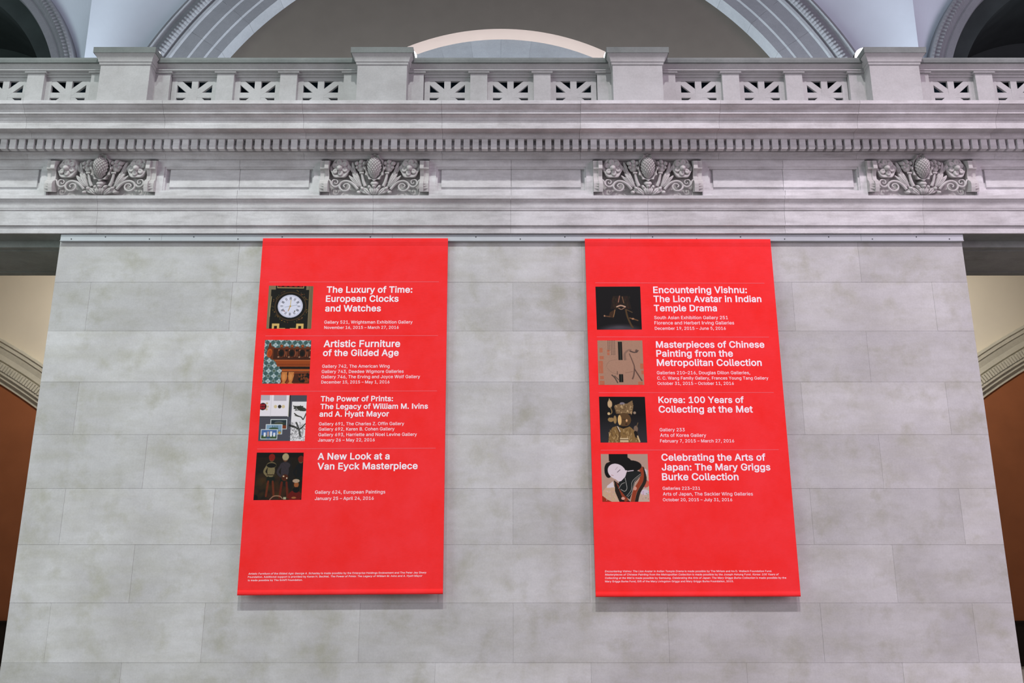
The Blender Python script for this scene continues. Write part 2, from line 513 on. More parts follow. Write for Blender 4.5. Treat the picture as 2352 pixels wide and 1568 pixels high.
    b.grid(rows)
    parts.append(b.obj('pine_cone', M['relief'], smooth=True))
    b = MB()
    ellip(b, 1180, 600, 66, 42, .02, .08); ellip(b, 1180, 640, 40, 34, .03, .07)
    for k in range(-3, 4):
        a = math.pi/2 - k*0.42
        L = 190 if abs(k) < 2 else 215
        cu, cv = 1180 + math.cos(a)*L*.62*(1.25 if abs(k) > 1 else 1), 800 - math.sin(a)*L*.5
        ellip(b, cu, min(cv, 735), L*.42, 36, .0, .05 + .012*(3 - abs(k)), -a, 1, 16, 6, lambda s, t: -.022*math.exp(-t*t*16))
        ellip(b, 1180 + math.cos(a)*L*1.05*(1.2 if abs(k) > 1 else 1), min(800 - math.sin(a)*L*.82, 750), 34, 26, .02, .055, -a, 1, 10, 5)
    parts.append(b.obj('shell_leaf', M['relief'], smooth=True))
    return parts

rel_labels = ['carved stone pine cone relief at the far left of the frieze',
              'carved stone pine cone relief above the left red banner',
              'carved stone pine cone relief above the right red banner',
              'carved stone pine cone relief at the far right of the frieze']
r0 = empty('carved_relief', (rel_x[0], 0, ZF0), rel_labels[0], 'carving', 'pine cone reliefs along the frieze')
for o in make_relief():
    o.data.transform(Matrix.Translation((0, 0, -ZF0))); o.parent = r0
for i in (1, 2, 3):
    c = copy_tree(r0); c.location.x = rel_x[i]; c['label'] = rel_labels[i]

# ------------------------------------------------------------ balustrade
bal = empty('balustrade', (0, -0.2, ZT), 'pale stone balustrade with pierced panels and four square piers on top of the cornice', 'balustrade')
BP = []
YP = -0.40; YH = -0.20; YL = -0.13
pier_c = [at(279, 225, YP)[0], at(875, 225, YP)[0], at(1467, 225, YP)[0], at(2063, 225, YP)[0]]
PW = (at(932.5, 225, YP)[0] - at(817, 225, YP)[0])/2
ZP1 = zat(148, YP)       # shaft top
bp = (pier_c[3] - pier_c[0])/3
all_p = [pier_c[0] - bp] + pier_c + [pier_c[3] + bp]
ZRT = zat(131.5, -0.30)
zr = dict(a=zat(143.5, -0.30), b=zat(161.5, -0.24), c=zat(171.5, -0.21))
def ring(mb, cx, w, d0, d1, yb, z0, z1):
    """frustum around a pier: half width w, grows d0 to d1"""
    q = []
    for d, z in ((d0, z0), (d1, z1)):
        q += [(cx-w-d, YP-d, z), (cx+w+d, YP-d, z), (cx+w+d, yb+d, z), (cx-w-d, yb+d, z)]
    mb.add(q, [(0,1,5,4),(1,2,6,5),(2,3,7,6),(3,0,4,7),(4,5,6,7),(3,2,1,0)])
for ci, cx in enumerate(all_p):
    b = MB(); b.t = random.uniform(.3, .8)
    b.block(cx-PW, cx+PW, YP, 0.10, ZT + 0.001, ZP1, 0.003)
    o = b.obj('pier', M['rail']); BP.append(o)
    b = MB(); b.t = .4
    zc = [zat(150, YP), zat(148, YP-.012), zat(142.5, YP-.016), zat(137.5, YP-.022), zat(121, YP-.085), zat(117.5, YP-.09), zat(108, YP-.09)]
    ring(b, cx, PW, .0, .014, 0.10, zc[0], zc[1]); ring(b, cx, PW, .014, .020, 0.10, zc[1], zc[2]); ring(b, cx, PW, .028, .034, 0.10, zc[2], zc[3])
    ring(b, cx, PW, .034, .044, 0.10, zc[3], (zc[3]*2+zc[4])/3); ring(b, cx, PW, .044, .080, 0.10, (zc[3]*2+zc[4])/3, zc[4])
    BP.append(b.obj('pier_cap', M['rail']))
    b = MB(); b.t = .5; ring(b, cx, PW, .090, .092, 0.10, zc[4], zc[6]); BP.append(b.obj('cap_slab', M['coping']))
ZCT = zc[6]
for k in range(5):
    xa_, xb2 = all_p[k] + PW - .02, all_p[k+1] - PW + .02
    b = MB(); b.t = .5
    b.extrude([(0.06, zr['b']), (-0.245, zr['b']), P(-0.245, 159.5), P(-0.226, 158.5), P(-0.236, 154), P(-0.258, 149), P(-0.268, 147.3), P(-0.270, 146), (0.06, zat(146, -0.270))], xa_, xb2)
    BP.append(b.obj('rail_band', M['rail']))
    b = MB(); b.t = .5
    zz = zat(146, -0.270) + .0005
    b.extrude([(0.09, zz), (-0.28, zz), P(-0.285, 144.3), P(-0.305, 143.3), P(-0.31, 136.5), P(-0.295, 132.5), (0.11, zat(131.2, -.28) - .0)], xa_, xb2)
    BP.append(b.obj('coping', M['coping']))
    # pedestals and pierced panels
    q = bp/4
    cs = [all_p[k] + q*i for i in range(5)]
    hw = 0.128
    zsh = zat(168.5, YH)
    for i, cx in enumerate(cs):
        if i in (0, 4):
            s = 1 if i == 0 else -1
            e0, e1 = cx + s*(PW - .02), cx + s*(q*.5 - .02 - .345 + .02)
            e1 = cx + s*(q - 0.352)
            xx0, xx1 = min(e0, e1), max(e0, e1)
        else: continue
        b = MB(); b.t = random.uniform(.3, .7)
        b.block(xx0, xx1, YH, .03, ZT + .001, zsh, .003); b.box(xx0 - .03*(i == 4), xx1 + .03*(i == 0), YH - .03, .03, zsh, zr['b'] - .0005)
        BP.append(b.obj('half_pedestal', M['rail']))
    for i in (0, 1):
        cx = (cs[1] + cs[2])/2 + i*q
        b = MB(); b.t = random.uniform(.3, .7)
        b.block(cx - hw, cx + hw, YH, .03, ZT + .001, zsh, .003); b.box(cx - hw - .03, cx + hw + .03, YH - .03, .03, zsh, zr['b'] - .0005)
        BP.append(b.obj('pedestal', M['rail']))
    for i in (1, 2, 3):
        cx = cs[i]; wd = q/2 - hw - .001
        b = MB(); b.t = random.uniform(.3, .7)
        o2 = 0.262                                     # half width of the pierced square
        zt_ = zat(186, YL); zmid = zat(218.3, YL); hv = zt_ - zmid
        zbb = zmid - hv
        YK = YL + .045
        b.box(cx - wd, cx - o2, YL, YK, ZT + .002, zr['c']); b.box(cx + o2, cx + wd, YL, YK, ZT + .002, zr['c'])
        b.box(cx - o2, cx + o2, YL, YK, zt_, zr['c']); b.box(cx - o2, cx + o2, YL, YK, ZT + .002, max(zbb, ZT + .01))
        b.box(cx - wd, cx + wd, YH + .01, 0.0, zat(169.5, YH+.01), zr['b'] - .001); b.box(cx - wd, cx + wd, YL - .025, 0.0, zr['c'] - .004, zat(169.5, YH+.01))
        bw = .048
        b.box(cx - bw, cx + bw, YL + .001, YK - .001, zbb, zt_); b.box(cx - o2, cx + o2, YL + .003, YK - .003, zmid - bw*.9, zmid + bw*.9)
        for s in (1, -1):
            d = .064
            pts = [(-o2, -hv + d*0), (-o2 + d, -hv), (o2, hv - d), (o2, hv), (o2 - d, hv), (-o2, -hv + d)]
            pts = pts[1:4] + pts[4:6] + [(-o2, -hv)]
            loop = [(cx + s*px_, zmid + pz_) for px_, pz_ in pts]
            nn = len(loop)
            b.add([(x_, YL + .002*1.0 + (.0025 if s < 0 else 0), z_) for x_, z_ in loop] + [(x_, YK - .002 - (.0025 if s < 0 else 0), z_) for x_, z_ in loop],
                  [tuple(range(nn)), tuple(range(2*nn-1, nn-1, -1))] + [(t, (t+1) % nn, nn + (t+1) % nn, nn + t) for t in range(nn)])
        BP.append(b.obj('pierced_panel', M['rail']))
    b = MB(); b.box(xa_, xb2, 0.075, 0.095, ZT + .001, zr['b'] + .05)
    BP.append(b.obj('glass_screen', M['glass'], label='dark tinted glass screen'))
adopt(bal, BP)

# floodlights standing behind the piers
fl = [(348, 131, 23, 'rightward', 'bright floodlight behind the leftmost balustrade pier', .35),
      (936, 131, 22.8, '', 'bright floodlight behind the second balustrade pier from the left', .35),
      (1409, 131, 23.5, '', 'bright floodlight behind the third balustrade pier from the left', 1),
      (1988, 131, 26, '', 'bright floodlight peeking out left of the rightmost balustrade pier', 1)]
YF = 0.42
for px_, py_, rp, _, lab, es in fl:
    cx, cz = at(px_, py_, YF); rr = rp*(DCAM + YF)/(F_PX*.9)
    e = empty('floodlight', (cx, YF + .12, ZT), lab, 'lamp', 'floodlights behind the balustrade')
    n = 32; ps = []
    b = MB()
    rows = [[(r_*math.cos(a), y_, cz - ZT + r_*math.sin(a)) for a in [k*2*math.pi/n for k in range(n)]] for r_, y_ in ((rr*.98, -.12), (rr*1.0, -.10), (rr*.95, .0), (rr*.6, .14), (rr*.15, .16))]
    b.grid(rows, True); o = b.obj('housing', M['black'], e, True)
    b = MB(); b.add([(rr*.97*math.cos(k*2*math.pi/n), -.118 , cz - ZT + rr*.97*math.sin(k*2*math.pi/n)) for k in range(n)] + [(0, -.135, cz - ZT)], [(k, (k+1) % n, n) for k in range(n)])
    b.obj('lens', M['lamp'], e)
    b = MB(); b.tube([(0, .04, 0), (0, .04, cz - ZT - rr*.9)], .018); b.box(-.12, .12, -.06, .14, 0, .02)
    b.obj('stand', M['black'], e)

# ------------------------------------------------------------ upper arches
AC = (-0.26, 8.62); YA = 5.0
def revolve(mb, prof, c, a0, a1, n, mod=None):
    rows = []
    for r, y in prof:
        row = []
        for i in range(n+1):
            a = a0 + (a1-a0)*i/n
            r2, y2 = (r, y) if mod is None else mod(r, y, a)
            row.append((c[0] + r2*math.cos(a), y2, c[1] + r2*math.sin(a)))
        rows.append(row)
    mb.grid(rows)
ab = -0.02
b = MB(); seg = 26
tot = math.pi + .04
for i in range(seg):
    a0 = -.02 + tot*i/seg + .0002; a1 = -.02 + tot*(i+1)/seg - .0002
    b.t = random.uniform(.2, .9)
    revolve(b, [(8.20, 5.3), (8.19, 4.93), (8.14, 4.95), (8.12, 5.0), (7.83, 5.0), (7.80, 5.03), (7.54, 5.03), (7.51, 5.06), (7.30, 5.06), (7.30, 5.42)], AC, a0, a1, 8)
b.obj('trim_7', M['arch'], kind='structure')
b = MB(); b.t = .5
def egg(r, y, a):
    k = max(0, 1 - abs(r - 8.38)/.16)
    return r, y - .03*k*abs(math.sin(a*300)) 
revolve(b, [(8.66, 5.3), (8.66, 4.90), (8.60, 4.88), (8.57, 4.93), (8.53, 4.95), (8.46, 4.92), (8.40, 4.90), (8.33, 4.90), (8.27, 4.93), (8.24, 4.97), (8.20, 4.98), (8.20, 5.3)], AC, -.02, math.pi+.02, 2400, egg)
b.obj('trim_8', M['arch'], kind='structure', smooth=False)

# taupe wall inside the arch, with a low round-headed opening
YT = 5.42
kq = (YT + 12)/18
CO = (-0.258*kq, 1.6 + 7.17*kq); RO = 5.147*kq
b = MB(); n = 96; outer = []; inner = []
for i in range(n+1):
    a = math.pi*i/n
    outer.append((AC[0] + 7.6*math.cos(a), YT, AC[1] + 7.6*math.sin(a))); inner.append((CO[0] + RO*math.cos(a), YT, CO[1] + RO*math.sin(a)))
outer = [(AC[0] + 7.6, YT, ZT)] + outer + [(AC[0] - 7.6, YT, ZT)]
inner = [(CO[0] + RO, YT, ZT)] + inner + [(CO[0] - RO, YT, ZT)]
b.grid([outer, inner]); 
b.obj('wall_arch', M['taupe'], kind='structure')
b = MB()
prof = []
for k in range(9):
    t = k/8; prof.append((RO - .15*t, YT + .18*t - .015*math.sin(math.pi*t)))
revolve(b, prof, CO, 0, math.pi, 96)
b.obj('trim_9', M['blush'], kind='structure', smooth=True)
b = MB(); YB = YT + .18
for i in range(22):
    a0 = math.pi*i/22 + .0003; a1 = math.pi*(i+1)/22 - .0003
    b.t = random.uniform(.2, .9); revolve(b, [(RO - .12, YB), (RO - 1.5, YB), (RO - 1.5, YB + .3)], CO, a0, a1, 4)
b.t = .2; b.box(-7, 7, YB + .01, YB + .3, ZT, CO[1] + RO + .6)
b.obj('wall_inner', M['archback'], kind='structure')

# white spandrels with a soft fold between neighbouring vaults, and the neighbouring arches
SA = {-1: ((-13.62, 11.35), [at(168,127,5), at(154,71,5), at(118,0,5)]), 1: ((13.35, 11.3), [at(2136,125,5), at(2157,54,5), at(2193,0,5)])}
fold = {-1: at(208, 60, 5)[0], 1: at(2099, 60, 5)[0]}
for s in (-1, 1):
    c, pts = SA[s]
    ro = sum(math.hypot(x - c[0], z - c[1]) for x, z in pts)/3
    b = MB()
    rows_a, rows_b = [], []
    for i in range(60):
        z = ZT + (19 - ZT)*i/59
        dz = z - AC[1]
        xa_ = AC[0] + s*(math.sqrt(max(0, 8.5**2 - dz*dz)) if abs(dz) < 8.5 else 0)
        dz2 = z - c[1]; rr = ro - .12
        xb2 = c[0] - s*(math.sqrt(max(0, rr*rr - dz2*dz2)) if abs(dz2) < rr else 0)
        if abs(dz) >= 8.5 and i: xa_ = AC[0]
        if z < c[1] : xb2 = c[0] - s*rr
        xf = fold[s]
        lean = 0.05*max(0, z - 10)
        ra, rb = [], []
        for k in range(13):
            t = k/12
            ra.append((xa_ + (xf - xa_)*t, 5.28 - lean*.4 - .0*t - .30*t*t, z))
            rb.append((xf + (xb2 - xf)*t, 5.28 - lean*.4 - .30 + .42*t*(1 - .4*t), z))
        rows_a.append(ra); rows_b.append(rb)
    b.grid(rows_a); b.grid(rows_b)
    rows_c = []
    for i in range(60):        # the wall carries on past the neighbouring arch
        z = ZT + (19 - ZT)*i/59; rr = ro - .12; dz2 = z - c[1]
        xb3 = c[0] + s*(math.sqrt(rr*rr - dz2*dz2) if abs(dz2) < rr else 0) if z >= c[1] else c[0] + s*rr
        rows_c.append([(xb3, 5.28, z), (s*26, 5.28, z)])
    b.grid(rows_c); b.grid([[(min(0, s*26), 5.28, 18.99), (max(0, s*26), 5.28, 18.99)], [(min(0, s*26), 5.28, 23), (max(0, s*26), 5.28, 23)]])
    b.obj('wall_spandrel_left' if s < 0 else 'wall_spandrel_right', M['plaster'], kind='structure', smooth=False)
    b = MB()
    def egg2(r, y, a):
        k = max(0, 1 - abs(r - (ro - .12))/.10)
        return r, y - .028*k*abs(math.sin(a*146))
    revolve(b, [(ro + .02, 5.3), (ro, 4.9), (ro - .05, 4.88), (ro - .08, 4.93), (ro - .16, 4.9), (ro - .22, 4.95), (ro - .26, 4.95), (ro - .30, 5.0), (ro - .34, 4.98), (ro - .48, 4.98), (ro - .5, 5.04),
                (ro - .5, 5.3)], c, -.9, math.pi + .9, 1500, egg2)
    b.obj('trim_10' if s < 0 else 'trim_11', M['arch'], kind='structure')
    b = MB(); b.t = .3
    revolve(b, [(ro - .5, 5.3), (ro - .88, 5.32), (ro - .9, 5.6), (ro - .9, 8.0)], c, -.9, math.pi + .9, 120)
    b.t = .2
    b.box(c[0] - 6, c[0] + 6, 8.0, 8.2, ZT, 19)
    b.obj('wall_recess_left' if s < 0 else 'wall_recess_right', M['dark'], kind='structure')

# ------------------------------------------------------------ rooms seen past the pier
YW = 6.0
for s in (-1, 1):
    side = 'left' if s < 0 else 'right'
    p_ = [at(0, 768, YW), at(98, 838, YW)] if s < 0 else [at(2352, 740, YW), at(2245, 812, YW)]
    mid = ((p_[0][0]+p_[1][0])/2, (p_[0][1]+p_[1][1])/2)
    R0 = 14.0; c = (mid[0] + s*R0*.495, mid[1] - R0*.869)
    aa, ab_ = (math.radians(27), math.radians(74)) if s < 0 else (math.radians(106), math.radians(153))
    b = MB(); x0, x1 = (-13, -5.2) if s < 0 else (5.2, 13)
    b.box(x0, x1, YW + .06, YW + .3, 0, 7.95)
    b.obj('wall_back_' + side, M['cream'], kind='structure')
    zd = at(5, 1425, YW)[1]
    b = MB(); n = 60
    ring_ = [(c[0] + (R0 - .6)*math.cos(a), c[1] + (R0 - .6)*math.sin(a)) for a in [aa + (ab_-aa)*i/n for i in range(n+1)]]
    ring_ = [q for q in ring_ if q[1] > zd]
    ring_ = [(q[0], min(q[1], 7.94)) for q in ring_ if abs(q[0]) < 12.9]
    ring_ = [(ring_[0][0], zd)] + ring_ + [(ring_[-1][0], zd)]
    b.add([(x_, YW + .03, z_) for x_, z_ in ring_] + [(x_, YW + .059, z_) for x_, z_ in ring_],
          [tuple(range(len(ring_))), tuple(range(2*len(ring_)-1, len(ring_)-1, -1))] + [(k, (k+1) % len(ring_), len(ring_) + (k+1) % len(ring_), len(ring_)+k) for k in range(len(ring_))])
    b.obj('wall_lunette_' + side, M['orange'], kind='structure')
    b = MB(); b.t = .5
    revolve(b, [(R0, YW + .06), (R0, YW - .16), (R0 - .05, YW - .16), (R0 - .07, YW - .135), (R0 - .14, YW - .13), (R0 - .15, YW - .11), (R0 - .20, YW - .10), (R0 - .28, YW - .08), (R0 - .38, YW - .08), (R0 - .40, YW - .05), (R0 - .57, YW - .05),
                (R0 - .57, YW - .09), (R0 - .62, YW - .09), (R0 - .63, YW - .05), (R0 - .70, YW - .05), (R0 - .72, YW), (R0 - .80, YW), (R0 - .80, YW + .06)], c, aa, ab_, 160)
    nd = 170
    for i in range(nd):
        a = aa + (ab_-aa)*i/nd
        ca, sa = math.cos(a), math.sin(a); hw = .022
        q = []
        for y_ in (YW - .11, YW - .04):
            for r_, t_ in ((R0 - .42, -hw), (R0 - .42, hw), (R0 - .56, hw), (R0 - .56, -hw)):
                q.append((c[0] + r_*ca - t_*sa, y_, c[1] + r_*sa + t_*ca))
        b.add(q, [(0,1,2,3),(7,6,5,4),(0,4,5,1),(1,5,6,2),(2,6,7,3),(3,7,4,0)])
    b.obj('trim_12' if s < 0 else 'trim_13', M['cornice'], kind='structure')
    b = MB(); b.box(x0, x1, YW - .04, YW + .058, 0, zd - .03); b.box(x0, x1, YW - .07, YW + .058, zd - .03, zd - .002)
    b.obj('baseboard_' + side, M['darkwood'], kind='structure')
    b = MB(); b.box(x0, x1, 1.47, YW + .3, 7.951, ZT - .201 if ZT - .201 > 7.96 else 7.97)
    b.obj('ceiling_' + side, M['cream'], kind='structure')
    b = MB(); xs = (-13.2, -13) if s < 0 else (13, 13.2)
    b.box(xs[0], xs[1], 0, YW + .3, 0, 7.95)
    b.obj('wall_far_' + side, M['cream'], kind='structure')

# ------------------------------------------------------------ hanging rail of metal strip with bolts
rail = empty('hanging_rail', (0, -0.05, zat(554, -0.05)), 'flat grey metal strip with bolts fixed under the cornice, both red banners hang from it', 'rail')
parts = []
ed = [at(x, 546, -0.05)[0] for x in (138.5, 371, 901, 1448.5, 1978, 2213)]
zs0, zs1 = zat(553.5, -0.05), ARC0 - .0015
for a, c in zip(ed[:-1], ed[1:]):
    b = MB(); b.block(a + .001, c - .001, -0.046, -0.0018, zs0, zs1, .002)
    b.block(a + .001, c - .001, -0.058, -0.046, zs0 - .0, zs0 + .008, .001)
    parts.append(b.obj('metal_strip', M['metal']))
up = [242, 445, 648, 850.5, 1093, 1297.5, 1499, 1701, 1903.5, 2105]; lo = [163.6, 343, 546.4, 749, 952, 1195, 1399, 1600, 1802.5, 2004, 2181]
for lst, pyb in ((up, 543.5), (lo, 548.5)):
    for x in lst:
        bx, bz = at(x, pyb, -0.05); b = MB()
        n = 10
        rows = [[(bx + r_*math.cos(k*2*math.pi/n), y_, bz + r_*math.sin(k*2*math.pi/n)) for k in range(n)] for r_, y_ in ((.0085, -.045), (.0085, -.050), (.005, -.054), (.0005, -.055))]
        b.grid(rows, True); parts.append(b.obj('bolt', M['bolt'], smooth=True))
adopt(rail, parts)

# ------------------------------------------------------------ banners
BA_T, BA_B = -0.072, -0.125
zt_b = zat(547, BA_T); zb_b = zat(1367, BA_B)
KB = (BA_T - BA_B)/(zt_b - zb_b); AB = BA_B - KB*zb_b        # plane y = AB + KB z
def bpt(px, py, off=0.0):
    dx, dy, dz = ray(px, py)
    t = (AB - off + KB*HCAM + DCAM) / (dy - KB*dz)
    return (dx*t, dy*t - DCAM, HCAM + dz*t)

FONT_CACHE = {}
try:      # Blender's own bundled interface typeface, else its built-in default
    import os
    FONT = bpy.data.fonts.load(os.path.join(bpy.utils.system_resource('DATAFILES'), 'fonts', 'Inter.woff2'))
except Exception:
    FONT = None
from mathutils.geometry import interpolate_bezier, delaunay_2d_cdt
GLYPH = {}; ADV = {}; BASE = {}
def _eval_text(txt, want):
    cu = bpy.data.curves.new('t', 'FONT'); cu.body = txt; cu.size = 1.0; cu.resolution_u = 3
    if FONT: cu.font = FONT
    o = bpy.data.objects.new('t', cu); COL.objects.link(o)
    dg = bpy.context.evaluated_depsgraph_get(); dg.update()
    out = []
    c2 = o.evaluated_get(dg).to_curve(dg)
    for sp in c2.splines:
        if sp.type == 'BEZIER':
            n = len(sp.bezier_points); P_ = []
            for k in range(n):
                a, b_ = sp.bezier_points[k], sp.bezier_points[(k+1) % n]
                straight = (a.handle_right - a.co).length < 1e-5 and (b_.handle_left - b_.co).length < 1e-5
                seg_ = [a.co] if straight else list(interpolate_bezier(a.co, a.handle_right, b_.handle_left, b_.co, want + 1))[:-1]
                P_ += [(q[0], q[1]) for q in seg_]
        else: P_ = [(p.co[0], p.co[1]) for p in sp.points]
        Q = [P_[0]]
        for p in P_[1:]:
            if math.hypot(p[0]-Q[-1][0], p[1]-Q[-1][1]) > 1e-4: Q.append(p)
        if math.hypot(Q[0][0]-Q[-1][0], Q[0][1]-Q[-1][1]) < 1e-4: Q.pop()
        if len(Q) > 2: out.append(Q)
    o.evaluated_get(dg).to_curve_clear()
    bpy.data.objects.remove(o); bpy.data.curves.remove(cu)
    return out
def _area(P_): return .5*sum(P_[i][0]*P_[(i+1) % len(P_)][1] - P_[(i+1) % len(P_)][0]*P_[i][1] for i in range(len(P_)))
def _winding(p, P_):
    w = 0; n = len(P_)
    for i in range(n):
        (x0, y0), (x1, y1) = P_[i], P_[(i+1) % n]
        if (y0 > p[1]) != (y1 > p[1]) and p[0] < (x1-x0)*(p[1]-y0)/(y1-y0) + x0: w += 1 if y1 > y0 else -1
    return w
def _grow(P_, d, sgn):
    n = len(P_); out = []
    for i in range(n):
        p0, p1, p2 = P_[i-1], P_[i], P_[(i+1) % n]
        e1 = (p1[0]-p0[0], p1[1]-p0[1]); e2 = (p2[0]-p1[0], p2[1]-p1[1])
        l1, l2 = math.hypot(*e1), math.hypot(*e2)
        n1 = (e1[1]/l1*sgn, -e1[0]/l1*sgn); n2 = (e2[1]/l2*sgn, -e2[0]/l2*sgn)
        mx, my = n1[0]+n2[0], n1[1]+n2[1]; ml = math.hypot(mx, my) or 1e-6
        k = d/max(.45, ml/2)
        out.append((p1[0] + mx/ml*k, p1[1] + my/ml*k))
    return out
def glyph(ch, res, d):
    key = (ch, res, d)
    if key in GLYPH: return GLYPH[key]
    cs = _eval_text(ch, res) if ch != 'I' else [[(.075, 0), (.165, 0), (.165, CAPH()), (.075, CAPH())]]   # plain upright without serifs
    if not cs: GLYPH[key] = ([], []); return GLYPH[key]
    big = max(cs, key=lambda q: abs(_area(q))); sg = 1 if _area(big) > 0 else -1
    cs = [_grow(q, d, sg) for q in cs]
    pts = []; edges = []
    for q in cs:
        b0 = len(pts); pts += [Vector(p) for p in q]
        edges += [(b0 + k, b0 + (k+1) % len(q)) for k in range(len(q))]
    ov, _, of, _, _, _ = delaunay_2d_cdt(pts, edges, [], 0, 1e-5, False)
    Fs = []
    for t in of:
        cx = sum(ov[k][0] for k in t)/len(t); cy = sum(ov[k][1] for k in t)/len(t); w = 0
        for q in cs: w += _winding((cx, cy), q)
        if w: Fs.append(tuple(t))
    used = sorted({k for t in Fs for k in t}); mp = {k: i for i, k in enumerate(used)}
    GLYPH[key] = ([(ov[k][0], ov[k][1]) for k in used], [tuple(mp[k] for k in t) for t in Fs]); return GLYPH[key]
def CAPH():
    if 'h' not in BASE: BASE['h'] = max(y for q in _eval_text('H', 1) for x, y in q)
    return BASE['h']
def _w(t):
    cs = _eval_text(t, 1); return max(x for q in cs for x, y in q)
def adv(ch):
    if ch == 'I': return .235
    if ch not in ADV: ADV[ch] = _w('H' + ch + 'H') - _w('HH') 
    return ADV[ch]
def text_mesh(txt, bold, res):
    d = {2: .0195, 1: .0045}[bold]; x = 0; V = []; Fs = []
    for ch in txt:
        v, f = glyph(ch, res, d); b0 = len(V)
        V += [(x + p[0], p[1], 0) for p in v]; Fs += [tuple(b0+i for i in t) for t in f]
        x += adv(ch) + (.012 if bold == 2 else .01)
    return (np.array(V) if V else np.zeros((0, 3))), Fs, x
HV = text_mesh('H', 1, 3)[0]; CAP = HV[:, 1].max()

def line_geo(mb, segs, xl, xr, yb, cap, slope, bold, res=3, off=0.0015):
    """lay one line of text from photo place (xl, yb) to xr, capitals cap high, on the banner cloth"""
    cur = 0; V = []; Fs = []
    for k, (t, it) in enumerate(segs):
        v, f, w1 = text_mesh(t, bold, res)
        if len(v) == 0: cur += w1; continue
        v = v.copy()
        if it: v[:, 0] += v[:, 1]*0.2
        v[:, 0] += cur; base = sum(len(q) for q in V)
        V.append(v); Fs += [tuple(base + i for i in q) for q in f]; cur += w1
    V = np.vstack(V); x0, x1 = V[:, 0].min(), V[:, 0].max()
    s = (xr - xl)/(x1 - x0); sv = s*cap if cap < 3 else cap/CAP
    pts = []
    for vx, vy, _ in V:
        px_ = xl + (vx - x0)*s; up_ = vy*sv
        py_ = yb + slope*(px_ - xl) - up_
        px2 = px_ - up_*(px_ - 1150)/(yb + 6830)*1.0
        pts.append(bpt(px2, py_, off))
    mb.add(pts, Fs)

# --- small raster painter for the printed pictures
class Cv:
    def __init__(s, n, bg):
        s.n = n; s.a = np.zeros((n, n, 3)); s.a[:] = np.array(bg)/255.
        g = (np.arange(n) + .5)/n; s.X, s.Y = np.meshgrid(g, g)
    def put(s, mask, col, al=1.0):
        m = np.clip(mask, 0, 1)[..., None]*al; s.a = s.a*(1-m) + np.array(col)/255.*m
    def ell(s, cx, cy, rx, ry, col, al=1.0, rot=0, soft=.8):
        ca, sa = math.cos(rot), math.sin(rot); dx, dy = s.X-cx, s.Y-cy
        u = (dx*ca + dy*sa)/rx; v = (-dx*sa + dy*ca)/ry
        d = (1 - np.sqrt(u*u + v*v))*min(rx, ry)*s.n/soft
        s.put(d + .5, col, al)
    def rect(s, x0, y0, x1, y1, col, al=1.0):
        m = np.clip((s.X-x0)*s.n+.5, 0, 1)*np.clip((x1-s.X)*s.n+.5, 0, 1)*np.clip((s.Y-y0)*s.n+.5, 0, 1)*np.clip((y1-s.Y)*s.n+.5, 0, 1)
        s.put(m, col, al)
    def line(s, pts, w, col, al=1.0, w2=None):
        pts = smooth_path(pts, 5) if len(pts) > 2 else [np.array(p, float) for p in pts]
        best = np.full_like(s.X, 9.); n = len(pts)
        for i in range(n-1):
            p, q = pts[i], pts[i+1]; d = q - p; L = max(1e-9, d@d)
            t = np.clip(((s.X-p[0])*d[0] + (s.Y-p[1])*d[1])/L, 0, 1)
            ww = w if w2 is None else w + (w2-w)*(i/(n-1))
            best = np.minimum(best, np.hypot(s.X-p[0]-t*d[0], s.Y-p[1]-t*d[1]) - ww/2)
        s.put(-best*s.n + .5, col, al)
    def poly(s, pts, col, al=1.0):
        m = np.zeros_like(s.X, bool); n = len(pts)
        for i in range(n):
            (x0, y0), (x1, y1) = pts[i], pts[(i+1) % n]
            if y0 == y1: continue
            c = ((s.Y >= min(y0, y1)) & (s.Y < max(y0, y1))) & (s.X < x0 + (s.Y-y0)*(x1-x0)/(y1-y0))
            m ^= c
        s.put(m.astype(float), col, al)
    def grain(s, amt, k=1):
        g = rng.normal(0, amt, (s.n//k + 1, s.n//k + 1)); g = np.kron(g, np.ones((k, k)))[:s.n, :s.n]
        s.a = np.clip(s.a*(1 + g[..., None]), 0, 1)

